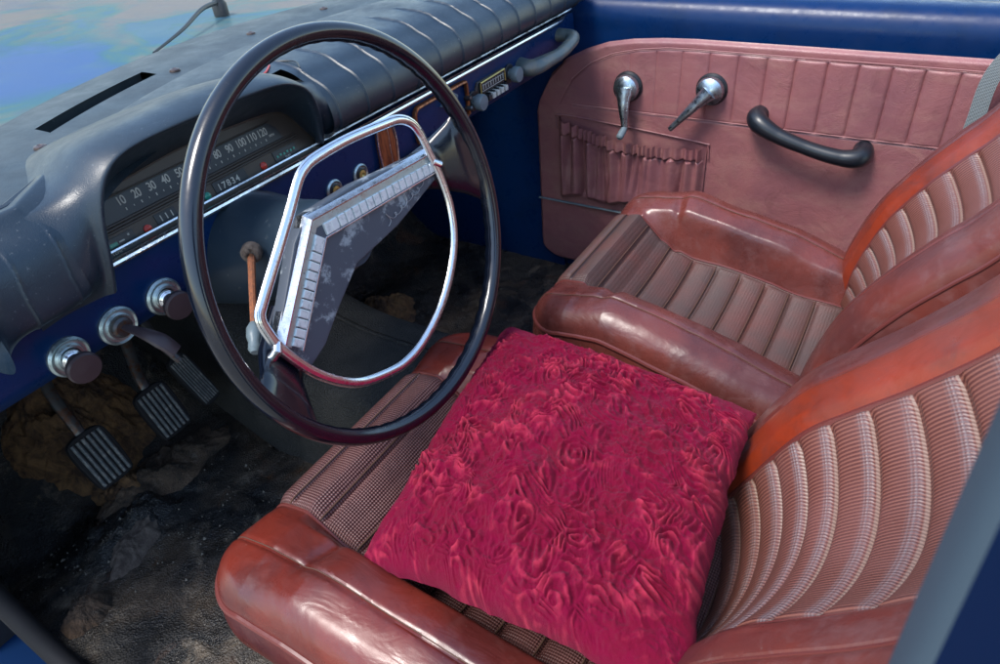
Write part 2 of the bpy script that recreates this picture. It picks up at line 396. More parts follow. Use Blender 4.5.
def gauss(x, w): return np.exp(-(x/w)**2)
def vnoise(x, y, scale, seed=0, oct=4):
    """value noise on arrays"""
    r = np.zeros_like(x, dtype=float); amp = 1.; tot = 0
    for o_ in range(oct):
        rg = np.random.default_rng(seed*17+o_); T = rg.random((64, 64))
        u = x*scale*2**o_+o_*7.3; v = y*scale*2**o_+o_*3.1
        iu = np.floor(u).astype(int); iv = np.floor(v).astype(int); fu = u-iu; fv = v-iv
        fu = fu*fu*(3-2*fu); fv = fv*fv*(3-2*fv)
        a = T[iu % 64, iv % 64]; b = T[(iu+1) % 64, iv % 64]; c = T[iu % 64, (iv+1) % 64]; d = T[(iu+1) % 64, (iv+1) % 64]
        r += amp*((a*(1-fu)+b*fu)*(1-fv)+(c*(1-fu)+d*fu)*fv-.5); tot += amp; amp *= .5
    return r/tot

# ================================================================== setting
mb = MB(); n = 60
X, Y = np.meshgrid(np.linspace(-400, 400, n), np.linspace(-400, 400, n), indexing='ij')
mb.grid(np.stack([X, Y, 0*X-1.0], -1)); mb.build('ground', M_ground, kind='structure')

# floor pan with footwell and toe board (a structure: the surface things stand on)
def floor_z(x, y):
    z = np.full_like(x, -.58)
    z = z+sstep(.60, 1.0, y)*.36
    z += .012*vnoise(x+5, y+5, 9, 3, 5)+.006*vnoise(x+5, y+5, 40, 4, 3)
    # crumbling lumps below the pedals
    z += .035*np.exp(-(((x+.17)/.10)**2+((y-.53)/.05)**2))*(1+1.5*vnoise(x+5, y+5, 30, 8, 4))
    z += .02*np.exp(-(((x-.5)/.12)**2+((y-.5)/.09)**2))*(1+2*vnoise(x+5, y+5, 30, 9, 4))
    return z
xs = np.linspace(-.375, .90, 420); ys = np.linspace(-1.4, 1.05, 620)
X, Y = np.meshgrid(xs, ys, indexing='ij')
mb = MB(); mb.grid(np.stack([X, Y, floor_z(X, Y)], -1)); mb.build('floor', M_floor, kind='structure')

# ================================================================== car body
body = empty('car_shell', 'navy blue car body around the seats, seen as the blurred door pillar at lower right', 'car body', (.25, 0, -.58))
def inv(o_, P): return np.asarray(P, float)-np.array(o_.location)
class MBr(MB):
    """mesh builder whose points are world metres, stored relative to a parent at loc"""
    def __init__(s, loc): super().__init__(); s.loc = np.array(loc, float)
    def build(s, *a, **k):
        s.v = [v-s.loc for v in s.v]; return super().build(*a, **k)
bl = body.location
# pillar beside the camera: grey rubber faced, navy behind
mb = MBr(bl); sec = smoothpath([(-.014, -.012), (-.014, -.004), (-.008, .0), (.008, .0), (.014, -.004), (.014, -.012)], 30, True)
mb.grid(np.array([[(cx_+p[0]*w_, -.470+p[1]-off, z_) for p in sec] for cx_, w_, off, z_ in ((-.392, 1., .004, -.5), (-.388, 1., .002, 0.), (-.368, 1., 0, .18), (-.352, 1., 0, .26), (-.345, 1., .0, .33), (-.34, 1., .0, .50))]), closed_v=True)
mb.build('pillar_seal', mat('grey_blue_rubber', (.055, .080, .105), .7, spec=.2), body)
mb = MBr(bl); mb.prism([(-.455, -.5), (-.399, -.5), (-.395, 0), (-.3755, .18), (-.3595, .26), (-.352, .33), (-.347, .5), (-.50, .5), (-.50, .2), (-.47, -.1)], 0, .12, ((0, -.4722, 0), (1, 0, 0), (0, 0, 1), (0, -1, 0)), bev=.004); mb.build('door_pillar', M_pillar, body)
# sill, front pillar, seal
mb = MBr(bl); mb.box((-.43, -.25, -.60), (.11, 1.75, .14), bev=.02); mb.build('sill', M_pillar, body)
seal = smoothpath([(-.385, -1.0, -.515), (-.385, -.3, -.515), (-.385, .1, -.515), (-.385, .27, -.50), (-.385, .36, -.44), (-.385, .42, -.34), (-.385, .44, -.1)], 120)
mb = MBr(bl); mb.tube(seal, .013, 12); mb.build('door_seal', M_rubber, body)
mb = MBr(bl); mb.prism([(.46, -.6), (1.1, -.6), (1.1, .1), (.50, .1), (.46, -.3)], 0, .05, ((-.43, 0, 0), (0, 1, 0), (0, 0, 1), (1, 0, 0))); mb.build('kick_panel', M_under, body)
mb = MBr(bl); mb.prism([(.19, -.10), (.19, -.02), (.22, .09), (.5, .09), (.5, -.10)], 0, .07, ((-.41, 0, 0), (0, 1, 0), (0, 0, 1), (1, 0, 0)), bev=.02); mb.build('front_pillar', M_blue, body)
# passenger side front pillar and kick panel
mb = MBr(bl); mb.prism([(.232, -.60), (.232, .10), (.50, .08), (.98, .03), (.98, -.6)], 0, .05, ((.874, 0, 0), (0, 1, 0), (0, 0, 1), (1, 0, 0)), bev=.004); mb.build('passenger_kick_panel', M_blue, body)
# bulkhead
mb = MBr(bl); mb.prism([(-.4, -.6), (.9, -.6), (.9, .03), (-.4, .03)], 0, .01, ((0, .96, 0), (1, 0, 0), (0, 0, 1), (0, 1, 0))); mb.build('bulkhead', M_under, body)
mb = MBr(bl); mb.box((.55, .62, -.22), (.6, .3, .01)); mb.build('parcel_shelf', M_under, body)
# transmission tunnel under a grained rubber mat
prof = [(.070, -.60), (.083, -.50), (.102, -.43), (.13, -.405), (.20, -.398), (.255, -.400), (.258, -.404), (.261, -.400), (.266, -.400), (.269, -.404), (.272, -.4005), (.315, -.402), (.335, -.42), (.36, -.50), (.39, -.60)]
pp = smoothpath(prof, 140); yy = np.linspace(-.9, .95, 90)
Pg = np.zeros((len(yy), len(pp), 3))
for i, y in enumerate(yy):
    k = .05*sstep(.3, .95, np.array([y]))[0]
    Pg[i, :, 0] = pp[:, 0]; Pg[i, :, 1] = y; Pg[i, :, 2] = pp[:, 1]+k*4
mb = MB(); mb.grid(Pg); mb.build('tunnel_mat', M_tex, None, label='black grained mat over the transmission tunnel between the footwells', cat='floor mat')

# ------------------------------------------------------------------ bonnet, windscreen, wiper
def yb(x): return np.maximum(.385-.64*(x-.30)**2, .212)
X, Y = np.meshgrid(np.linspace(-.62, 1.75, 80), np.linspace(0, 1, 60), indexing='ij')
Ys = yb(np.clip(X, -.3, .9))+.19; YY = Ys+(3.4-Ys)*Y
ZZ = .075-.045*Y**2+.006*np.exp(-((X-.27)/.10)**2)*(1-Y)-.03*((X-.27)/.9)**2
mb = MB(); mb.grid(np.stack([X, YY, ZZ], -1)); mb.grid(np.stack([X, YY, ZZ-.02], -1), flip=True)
mb.build('bonnet', M_carbonnet, None, label='blue bonnet with pale sky glare painted into its colour, seen through the windscreen', cat='bonnet')
u = np.linspace(-.36, .88, 50); w = np.linspace(0, 1, 16)
U, Wv = np.meshgrid(u, w, indexing='ij')
GY = yb(U)+.165-.38*Wv; GZ = .094+.42*Wv
GX = .26+(U-.26)*(1-.12*Wv)
mb = MB(); mb.grid(np.stack([GX, GY, GZ], -1)); mb.build('windscreen', M_glass, None, label='curved windscreen with a film of dust above the dashboard', cat='windscreen')
mb = MB(); pth = smoothpath([(.47, .74, .098), (.40, .70, .102), (.30, .63, .096), (.20, .575, .090)], 30)
mb.tube(pth, np.linspace(.0045, .0018, 30), 8); mb.lathe([(.014, 0), (.014, .02), (.008, .03)], (.47, .74, .075), (0, 0, 1), 16)
mb.build('windscreen_wiper', M_dark, None, label='dark wiper arm lying at the foot of the windscreen', cat='wiper')

# ================================================================== dashboard
dash = empty('dashboard', 'blue metal dashboard with black padded top, chrome strip and strip speedometer', 'dashboard', (.25, .2, -.06))
dl = dash.location
# metal panel
x = np.linspace(-.312, .872, 60)
prof = smoothpath([(.300, .008), (.230, .013), (.206, .015), (.201, .010), (.200, -.02), (.201, -.048), (.207, -.062), (.222, -.068), (.30, -.070)], 40)
Pg = np.zeros((len(x), len(prof), 3)); Pg[:, :, 0] = x[:, None]; Pg[:, :, 1] = prof[None, :, 0]; Pg[:, :, 2] = prof[None, :, 1]
mb = MBr(dl); mb.grid(Pg)
for e in (0, -1): mb.add(Pg[e], [list(range(len(prof)))])
mb.build('metal_panel', M_blue, dash)
# chrome strips
mb = MBr(dl); xx = np.linspace(-.30, .862, 60)
mb.tube(np.stack([xx, .1965+0*xx+.02*sstep(.80, .87, xx), .0155+0*xx], 1), .0052, 10, flat=.8)
mb.tube(np.stack([xx, .2005+0*xx, .0245+0*xx], 1), .0018, 6)
mb.build('chrome_strip', M_chrome, dash)
# padded top
def pad_section(xv):
    """profile (y,z) of the padded roll at station x"""
    left = 1-sstep(-.24, -.10, np.array([xv]))[0]
    b = yb(xv)
    y0 = .205-.018*left; zl = .030-.022*left; yf = .170-.022*left
    e = sstep(-.26, -.33, np.array([-xv*-1]))[0] if xv < -.26 else 0
    pts = [(y0+.02, .008), (y0, zl), (yf+.006, zl+.010), (yf, zl+.030), (yf+.010, zl+.055+.012*left), (yf+.034, .098-.003*left), (min(yf+.075, b-.020), .111-.008*left), (b-.012, .111-.008*left), (b-.004, .108-.007*left), (b, .096)]
    return pts
seams = [-.262, -.222, .155, .209, .262, .319, .376, .433, .490, .547, .604, .661, .718, .775, .832]
xs = np.unique(np.concatenate([np.linspace(-.300, .866, 420)]+[np.linspace(s-.006, s+.006, 9) for s in seams]))
Pg = np.zeros((len(xs), 70, 3))
for i, xv in enumerate(xs):
    p = smoothpath(pad_section(xv), 70)
    t = np.gradient(p, axis=0); t /= np.linalg.norm(t, axis=1)[:, None]; nn = np.stack([-t[:, 1], t[:, 0]], 1)
    s = np.linspace(0, 1, 70)
    d = 0*s
    for q in seams: d = d-(.0022 if q > 0 else .0010)*np.exp(-((xv-q-.03*np.clip(s-.45, 0, 1))/.0012)**2)*(1-sstep(.62, .78, s))
    dd = min(abs(xv-q) for q in seams)
    d = d+(.0002*min(dd/.02, 1))*(1-sstep(.6, .8, s))
    endr = max(0, (.030-(xv+.300))/.030)
    d = d-.022*(1-math.sqrt(max(0, 1-endr**2)))
    d = d+.0005*vnoise(np.full(70, xv+3), s*.3+3, 18, 5, 3)
    p = p+(-nn)*(-d)[:, None]*-1 if False else p-nn*(-d)[:, None]*-1
    Pg[i, :, 0] = xv; Pg[i, :, 1:] = p
mask = np.ones((len(xs)-1, 69), bool)
xm = (xs[1:]+xs[:-1])/2
mask[(xm > -.212) & (xm < .142), :38] = False      # the instrument opening
mb = MBr(dl); mb.grid(Pg, mask=mask, flip=False)
pad = mb.build('padded_top', M_pad, dash)
# cracks in the pad: two thin red and dark slits
mb = MBr(dl)
mb.tube(smoothpath([(.145, .262, .1125), (.12, .243, .1125), (.098, .235, .112), (.075, .215, .111)], 14), .0013, 5)
mb.build('crack', M_red, pad)
mb = MBr(dl); mb.tube(smoothpath([(.15, .285, .1125), (.165, .262, .1125), (.168, .240, .1125), (.150, .215, .1125)], 14), .0009, 5)
mb.build('crack', M_dark, pad); mb = MBr(dl); mb.tube(smoothpath([(-.105, .262, .1115), (-.085, .252, .112), (-.06, .262, .1125), (-.03, .282, .1125)], 14), .0009, 5)
mb.build('crack', M_dark, pad)
# defroster ledge with slot and screws
xs = np.linspace(-.33, .90, 240); tt = np.linspace(0, 1, 40)
Pg = np.zeros((len(xs), len(tt), 3))
for i, xv in enumerate(xs):
    b = yb(xv)
    Pg[i, :, 0] = xv; Pg[i, :, 1] = b-.004+.170*tt
    z = .098+.004*np.sin(np.pi*tt)
    z += -.004*np.exp(-((tt-.45)/.05)**2)*0
    Pg[i, :, 2] = z
sl0, sl1 = -.092, .096
def slotmask(Pg):
    xm = (Pg[1:, :, 0]+Pg[:-1, :, 0])[:, :-1]/2; tm = np.broadcast_to((tt[1:]+tt[:-1])[None]/2, xm.shape)
    return ~((xm > sl0) & (xm < sl1) & (tm > .42) & (tm < .60))
mb = MBr(dl); mb.grid(Pg, mask=slotmask(Pg))
# turned-down lips of the slot
for ta, tb in ((.42, .36), (.60, .64)):
    a = np.array([(xv, yb(xv)-.004+.17*ta, .1015) for xv in np.linspace(sl0, sl1, 40)])
    c_ = a+np.array([0, .17*(tb-ta), -.03]); m_ = a+np.array([0, .17*(tb-ta)*.3, -.001])
    mb.grid(np.stack([a, m_, c_], 1))
ledge = mb.build('defroster_ledge', M_ledge, dash)
mb = MBr(dl); mb.grid(np.stack([np.array([(xv, yb(xv)+.055, .072) for xv in np.linspace(sl0-.01, sl1+.01, 30)]), np.array([(xv, yb(xv)+.11, .072) for xv in np.linspace(sl0-.01, sl1+.01, 30)])], 1))
mb.build('defroster_duct', M_dark, ledge)
mb = MBr(dl)
mb.tube([(xv, yb(xv)-.002, .0995) for xv in np.linspace(-.31, .87, 80)], .004, 8); mb.build('edge_bead', M_hood, ledge)
for q, (sx, sy) in enumerate([(-.124, .318), (.116, .412), (.292, .458), (.453, .457)]):
    mb = MBr(dl); mb.lathe([(.0065, 0), (.0062, .0022), (.003, .0032), (.0008, .0022)], (sx, sy, .1015), (0, 0, 1), 20)
    mb.lathe([(.0072, 0), (.0072, .001)], (sx, sy, .1013), (0, 0, 1), 20); mb.build('screw', M_screw, ledge)

# instrument cluster
clus = bpy.data.objects.new('instrument_cluster', None)
mb = MBr(dl)
a20 = math.radians(20); FO = np.array([0, .208, .02]); FE1 = np.array([1., 0, 0]); FE2 = np.array([0, math.sin(a20), math.cos(a20)]); FN = np.cross(FE1, FE2)  # points to the driver
def F(x, t, h=0): return FO+FE1*x+FE2*t+FN*h
lip = smoothpath([(-.188, .162, .006), (-.186, .151, .035), (-.177, .148, .078), (-.161, .148, .110), (-.130, .148, .127), (-.05, .149, .130), (.04, .150, .128), (.078, .153, .120), (.108, .161, .100), (.126, .173, .065), (.138, .188, .034), (.142, .196, .022)], 90)
cen = np.array([-.015, 0, .05])
outd = lip-cen; outd[:, 1] = 0; outd /= np.linalg.norm(outd, axis=1)[:, None]
face = smoothpath([F(-.170, -.010), F(-.160, .016), F(-.145, .040), F(-.130, .053), F(-.09, .058), F(-.028, .062), (F(.05, .060)), F(.095, .0565), F(.115, .050), F(.128, .030), F(.140, .008), F(.147, -.006)], 90)
tt = np.linspace(0, 1, 90); mid = np.sin(np.pi*np.clip(tt, 0, 1))**.4
top = np.clip((lip[:, 2]-.085)/.04, 0, 1)[:, None]
tp = sstep(.096, .124, lip[:, 2])[:, None]
def on_pad(k, sink):
    out_ = []
    for q, o_ in zip(lip, outd):
        x_ = q[0]+o_[0]*k; z_ = min(q[2]+max(o_[2], -.2)*k, .098)
        sec_ = np.array(pad_section(x_))[1:6]; y_ = np.interp(z_, sec_[:, 1], sec_[:, 0])
        out_.append((x_, y_+sink, z_))
    return np.array(out_)
topA = lip+outd*.010+np.array([0, .16, -.03]); topB = lip+outd*.012+np.array([0, .09, -.010]); topC = lip+outd*.011+np.array([0, .035, .001])
rings = [topA*tp+(1-tp)*on_pad(.064, .004), topB*tp+(1-tp)*(on_pad(.040, .0005)), topC*tp+(1-tp)*(on_pad(.018, -.002)*.5+.5*(lip+outd*.014+np.array([0, .001, 0]))),
         lip+outd*.006+np.array([0, .008, 0]), lip+outd*.001-np.array([0, .001, 0]), lip-outd*.004+np.array([0, .003, 0]),
         lip-outd*.006+np.array([0, .012, 0]), lip*.45+face*.55-outd*.004+np.array([0, .004, 0]), face]
R = np.array(rings)
ri = np.linspace(0, len(R)-1, 57)
Rs = np.array([[ [np.interp(k, range(len(R)), R[:, j, c]) for c in range(3)] for j in range(R.shape[1])] for k in ri])
for _ in range(14): Rs[1:-1] = .5*Rs[1:-1]+.25*(Rs[2:]+Rs[:-2])
for _ in range(3): Rs[:, 1:-1] = .5*Rs[:, 1:-1]+.25*(Rs[:, 2:]+Rs[:, :-2])
mb.grid(Rs); hood = mb.build('instrument_hood', M_pad, dash)
# face plate
mb = MBr(dl)
fp = [( -.172, -.014)]+[((p-FO)@FE1, (p-FO)@FE2) for p in face[::3]]+[(.150, -.012)]
mb.prism(fp[::-1], -.006, .0, (FO, FE1, FE2, FN)); mb.build('cluster_plate', M_bezel, dash)
mb = MBr(dl); rim = smoothpath([F(*p, .0012) for p in fp[1:-1]], 80); mb.tube(rim, .0014, 6); mb.build('plate_rim', M_bezel, bpy.data.objects['cluster_plate'])
# speedometer window
mb = MBr(dl); mb.prism([(-.148, .024), (.097, .026), (.094, .040), (.085, .048), (-.136, .0465), (-.146, .034)], .0, .0015, (FO, FE1, FE2, FN), bev=.0004)
speedo = mb.build('speedometer', M_face, dash)
mb = MBr(dl)
for t_, h in ((.0235, .0022), (.0205, .0032), (.0175, .0018)): mb.tube([F(-.155, t_-.001, h*.4), F(.118, t_+.001, h*.4)], .0013, 6)
mb.tube([F(-.14, .0482, .001), F(.088, .0495, .001)], .0008, 5)
mb.build('ridge', M_bezel, speedo)
def text(body_, size, org, e1, e2, n, parent, name, m, extr=.0002, align='CENTER', font_shear=0, spacing=1.0):
    cu = bpy.data.curves.new(name, 'FONT'); cu.body = body_; cu.size = size; cu.align_x = align; cu.align_y = 'CENTER'
    cu.extrude = extr; cu.shear = font_shear; cu.space_character = spacing; cu.offset = size*.012
    to = bpy.data.objects.new('tmp', cu); COL.objects.link(to); bpy.context.view_layer.update()
    me = bpy.data.meshes.new_from_object(to.evaluated_get(bpy.context.evaluated_depsgraph_get()))
    bpy.data.objects.remove(to, do_unlink=True)
    Mx = Matrix((Vector(e1), Vector(e2), Vector(n))).transposed().to_4x4(); Mx.translation = Vector(org)-Vector(parent_origin(parent))
    me.transform(Mx); me.materials.clear(); me.materials.append(m)
    return me
def parent_origin(p):
    l = Vector((0, 0, 0)); q = p
    while q is not None: l += Vector(q.location); q = q.parent
    return l
def joined(name, mes, parent):
    mb = MB()
    for me in mes:
        V = np.array([v.co[:] for v in me.vertices]); mb.add(V, [list(p.vertices) for p in me.polygons])
    return mb.build(name, mes[0].materials[0], parent, smooth=False)
numx = dict(zip(range(10, 130, 10), [-.1187, -.1005, -.0825, -.0649, -.0470, -.0300, -.0125, .0045, .0222, .0395, .0560, .0725]))
mes = [text(str(k), .0118, F(v, .0402, .0017), FE1*.86, FE2*1.05, FN, speedo, 'n', M_num, spacing=.95) for k, v in numx.items()]
mes.append(text('MPH', .0040, F(.0835, .0335, .0017), FE1, FE2, FN, speedo, 'n', M_num))
joined('numerals', mes, speedo)
mb = MBr(dl)
for k in range(20, 245, 5):
    xv = np.interp(k/2, list(numx.keys()), list(numx.values()))+.0005
    big = k % 20 == 0; hh = .0014 if big else .0009
    if k % 10 == 0: mb.box(F(xv, .0312, .0018), (.0012 if big else .0007, hh*2, .0003), (FE1, FE2, FN), bev=0)
mb.build('scale_marks', M_num, speedo)
# lower row: temperature window, lamps, mileage, fuel window
def windowp(x0, x1, t0, t1, nm):
    mb = MBr(dl); mb.prism([(x0, t0), (x1, t0), (x1-.001, t1), (x0-.0, t1)], 0, .001, (FO, FE1, FE2, FN), bev=.0003); return mb.build(nm, M_face, dash)
tw = windowp(-.162, -.124, -.005, .0125, 'temperature_gauge')
joined('lettering', [text('TEMP', .0052, F(-.150, -.0015, .0013), FE1, FE2, FN, tw, 'n', M_num)], tw)
mb = MBr(dl); mb.box(F(-.150, .0058, .0013), (.010, .004, .0004), (FE1, FE2, FN), bev=0); mb.build('green_zone', M_green, tw)
mb = MBr(dl); mb.box(F(-.140, .0062, .0013), (.006, .0015, .0004), (FE1, FE2, FN), bev=0); mb.box(F(-.131, .009, .0013), (.002, .002, .0004), (FE1, FE2, FN), bev=0); mb.build('gauge_marks', M_num, tw)
fw = windowp(.072, .110, .0005, .0155, 'fuel_gauge')
joined('lettering', [text('FUEL', .0045, F(.092, .0035, .0013), FE1, FE2, FN, fw, 'n', M_num)], fw)
mb = MBr(dl)
for q in range(6): mb.box(F(.077+q*.0055, .0085+.0008*(q % 2), .0013), (.003, .0028, .0004), (FE1, FE2, FN), bev=0)
mb.build('gauge_marks', M_green, fw)
ow = windowp(-.020, .028, .0005, .0155, 'odometer')
joined('digits', [text('17834', .0105, F(.0, .0080, .0013), FE1, FE2, FN, ow, 'n', M_num, spacing=1.25)], ow)
trip = windowp(-.098, -.072, .0015, .0135, 'trip_counter')
joined('digits', [text('111', .009, F(-.085, .0075, .0013), FE1, FE2, FN, trip, 'n', M_num, spacing=1.5)], trip)
for (xv, tv, m_, lab) in ((-.110, .0045, M_red, 'red warning lamp left of the trip counter'), (.0535, .0068, M_red, 'red warning lamp right of the odometer'), (-.0445, .0045, M_bluel, 'dark blue warning lamp'), (-.0315, .0058, M_green, 'green warning lamp')):
    mb = MBr(dl); mb.lathe([(.0046, 0), (.0044, .0012), (.0025, .002), (.0004, .0023)], F(xv, tv), FN, 20); o = mb.build('warning_lamp', m_, dash); o['label'] = lab
# pull knobs and the key switch below the strip
def pull(xv, z, kind, lab):
    mb = MBr(dl); C0 = np.array([xv, .2, z]); A_ = (0, -1, 0)
    mb.lathe([(.0205, -.003), (.0205, .003), (.0185, .0055), (.0165, .0040), (.0150, .0040), (.0130, .0065), (.0105, .0060), (.0100, .001)], C0, A_, 36)
    e = mb.build('knob_bezel', M_pitted, dash); e['label'] = lab
    mb = MBr(dl)
    if kind == 'knob':
        mb.lathe([(.0090, .0), (.0090, .011), (.0065, .012), (.0055, .020), (.0125, .0225), (.0155, .026), (.0160, .031), (.0145, .0335), (.001, .0345)], C0, (-.10, -1, -.05), 32)
        mb.build('pull_knob', M_knob, e)
        mb = MBr(dl); mb.lathe([(.0098, .0), (.0098, .010), (.0075, .0125)], C0, (-.10, -1, -.05), 24); mb.build('collar', M_chrome, e)
    elif kind == 'key':
        mb.lathe([(.0112, .0), (.0108, .010), (.0085, .0125), (.001, .0128)], C0, A_, 28)
        mb.build('lock_barrel', M_steel, e)
        mb = MBr(dl)
        q = smoothpath([(xv, .190, z+.002), (xv+.006, .165, z-.004), (xv+.012, .150, z-.014), (xv+.016, .142, z-.026)], 24)
        mb.tube(q, np.interp(np.linspace(0, 1, 24), [0, .3, .7, 1], [.004, .006, .0095, .0085]), 12, flat=.55)
        mb.build('switch_toggle', M_knob, e)
    return e
pull(-.239, -.047, 'knob', 'leftmost pull knob with round dark button')
pull(-.185, -.046, 'key', 'middle switch with drooping dark toggle')
pull(-.129, -.045, 'knob', 'pull knob nearest the steering column')
for xv in (.144, .198):
    mb = MBr(dl); C0 = (xv, .2, -.043)
    mb.lathe([(.0145, -.002), (.0145, .002), (.0125, .004), (.0105, .0025)], C0, (0, -1, 0), 28); e = mb.build('socket_ring', M_pitted, dash)
    mb = MBr(dl); mb.lathe([(.0098, .0), (.0098, .003), (.0075, .0045)], C0, (0, -1, 0), 24); mb.build('black_ring', M_dark, e)
    mb = MBr(dl); mb.lathe([(.0066, .002), (.0064, .0055), (.0030, .0062), (.0006, .0045)], C0, (0, -1, 0), 20); mb.build('brass_centre', M_gold, e)
# ashtray slide with copper brown face, chrome sides
mb = MBr(dl); mb.prism([(.242, -.060), (.274, -.060), (.277, -.02), (.272, .006), (.243, .006), (.240, -.02)], -.002, .006, ((0, .2, 0), (1, 0, 0), (0, 0, 1), (0, -1, 0)), bev=.002)
ash = mb.build('copper_slide', M_copper, dash)
mb = MBr(dl)
mb.tube(smoothpath([(.241, .194, -.060), (.2385, .194, -.02), (.2415, .194, .008)], 16), .0018, 6)
mb.tube(smoothpath([(.275, .194, -.060), (.2785, .194, -.02), (.273, .194, .008)], 16), .0018, 6)
mb.tube([(.262, .1935, -.058), (.262, .1935, .004)], .0007, 6)
mb.build('slide_trim', M_chrome, ash)
# heater control plate: copper frame, lever
mb = MBr(dl)
fr_ = smoothpath([(.330, .1965, -.040), (.3285, .1955, -.010), (.332, .195, .001), (.345, .195, .0035), (.42, .195, .0035), (.462, .195, .003), (.468, .1955, -.004), (.469, .1965, -.04), (.46, .1965, -.052), (.36, .1965, -.052), (.335, .1965, -.05)], 90, True)
mb.tube(fr_, .0042, 8, closed=True, flat=.7)
hc = mb.build('heater_frame', M_copper, dash)
mb = MBr(dl); mb.prism([(.398, -.016), (.435, -.020), (.437, -.008), (.425, -.001), (.415, -.004)], 0, .010, ((0, .2, 0), (1, 0, 0), (0, 0, 1), (0, -1, 0)), bev=.002); mb.build('heater_lever', M_gknob, hc)
mb = MBr(dl); mb.box((.300, .197, -.004), (.014, .006, .006), bev=.001); mb.build('slide_catch', M_gknob, hc)
# radio
mb = MBr(dl); mb.prism([(.495, -.050), (.585, -.050), (.587, -.010), (.503, -.010), (.495, -.022)], -.001, .004, ((0, .2, 0), (1, 0, 0), (0, 0, 1), (0, -1, 0)), bev=.001)
radio = mb.build('radio', M_steel, dash)
mb = MBr(dl); mb.box((.545, .1945, -.0205), (.078, .004, .017), bev=.0005); mb.build('dial', M_glassblack, radio)
mb = MBr(dl)
for q in range(9):
    mb.box((.513+q*.008, .192, -.020), (.0014, .0006, .009), bev=0)
for z_ in (-.0265, -.0170): mb.box((.545, .192, z_), (.070, .0006, .0008), bev=0)
mb.build('dial_marks', M_num, radio)
mb = MBr(dl); mb.tube(np.array([(.506, .1925, -.030), (.506, .1925, -.012), (.583, .1925, -.0105), (.5845, .1925, -.030)]), .0016, 6); mb.build('dial_trim', M_gold, radio)
for q in range(5):
    mb = MBr(dl); mb.box((.519+q*.0135, .190, -.0385), (.0085, .014, .0085), bev=.0015); mb.build('push_button', M_num if q in (1, 2, 3, 4) else M_dark, radio)
    mb = MBr(dl); mb.box((.5255+q*.0135, .192, -.0375), (.004, .010, .010), bev=.001); mb.build('button_gap', M_dark, radio)
mb = MBr(dl); mb.tube([(.503, .193, -.0465), (.583, .193, -.0465)], .0014, 6); mb.build('lower_trim', M_gold, radio)
for xv, z_ in ((.487, -.036), (.607, -.026)):
    mb = MBr(dl); mb.lathe([(.0165, 0), (.0165, .003), (.0155, .004)], (xv, .2, z_), (0, -1, 0), 28); mb.build('knob_plate', M_dark, radio)
    mb = MBr(dl); mb.lathe([(.0085, .0), (.0085, .010), (.0125, .011), (.0135, .014), (.0135, .022), (.012, .0245), (.001, .0255)], (xv, .2, z_), (0, -1, 0), 28); mb.build('tuning_knob', M_gknob, radio)
mb = MBr(dl)
for dz in (-.012, .004): mb.lathe([(.004, 0), (.004, .012), (.0025, .014)], (.468, .2, -.028+dz), (0, -1, 0), 14)
mb.build('tone_switch', M_steel, radio)
# grab handle
pth = smoothpath([(.652, .205, -.026), (.650, .186, -.027), (.660, .176, -.028), (.695, .168, -.026), (.735, .160, -.022), (.778, .160, -.014), (.800, .168, -.010), (.806, .182, -.010), (.804, .205, -.010)], 60)
mb = MBr(dl); rr = np.interp(np.linspace(0, 1, 60), [0, .12, .25, .5, .8, 1], [.020, .018, .0165, .0125, .013, .016])
mb.tube(pth, rr, 16, flat=.8); mb.build('grab_handle', M_grab, dash)
bpy.data.objects.remove(clus)

# ================================================================== steering wheel
T = math.radians(14.77)
NW = np.array([0, -math.cos(T), math.sin(T)])
wheel = empty('steering_wheel', 'black two spoke steering wheel with chrome horn ring in front of the dashboard', 'steering wheel', (0, 0, 0))
wheel.rotation_euler = (math.pi/2-T, 0, 0)
a = np.linspace(0, 2*np.pi, 260, endpoint=False); b = np.linspace(0, 2*np.pi, 28, endpoint=False)
A, B = np.meshgrid(a, b, indexing='ij')
grip = .0007*np.sin(A*60)*np.clip(-np.cos(B)*.5-np.sin(B)*.9-.1, 0, 1)
RR = .2005+(.0090-grip)*np.cos(B); ZZ = (.0105-grip)*np.sin(B)
mb = MB(); mb.grid(np.stack([RR*np.cos(A), RR*np.sin(A), ZZ], -1), closed_u=True, closed_v=True, flip=True)
mb.build('rim', M_wheel, wheel)
# spokes: lofted tapering blades from the boss to the rim
def spoke(sections):
    S_ = np.array(sections, float)  # each: edge a (x,y), edge b (x,y), z, thickness
    ks = np.linspace(0, len(S_)-1, 26); D = []
    for k in ks:
        D.append([np.interp(k, range(len(S_)), S_[:, j]) for j in range(6)])
    mb = MB(); rows = []
    sm = smoothpath(np.array(D), 30)
    for (ax_, ay_, bx_, by_, z, t) in sm:
        m_ = np.array([(ax_+bx_)/2, (ay_+by_)/2]); h = np.array([(ax_-bx_)/2, (ay_-by_)/2])
        th = np.linspace(0, 2*np.pi, 22, endpoint=False)
        c_ = np.sign(np.cos(th))*np.abs(np.cos(th))**.6; s_ = np.sign(np.sin(th))*np.abs(np.sin(th))**.8
        rows.append([(m_[0]+h[0]*c, m_[1]+h[1]*c, z+t*s) for c, s in zip(c_, s_)])
    mb.grid(rows, closed_v=True); return mb.build('spoke', M_wheel, wheel)
spoke([(.12, .036, .12, -.002, -.050, .008), (.145, .044, .147, -.004, -.046, .010), (.162, .049, .162, -.012, -.036, .011), (.180, .061, .180, -.027, -.017, .010), (.197, .074, .199, -.048, -.004, .007)])
spoke([(-.11, -.012, -.092, -.058, -.052, .008), (-.132, -.026, -.112, -.074, -.048, .010), (-.153, -.036, -.130, -.088, -.037, .011), (-.171, -.043, -.145, -.106, -.018, .010), (-.189, -.052, -.156, -.126, -.004, .007)])
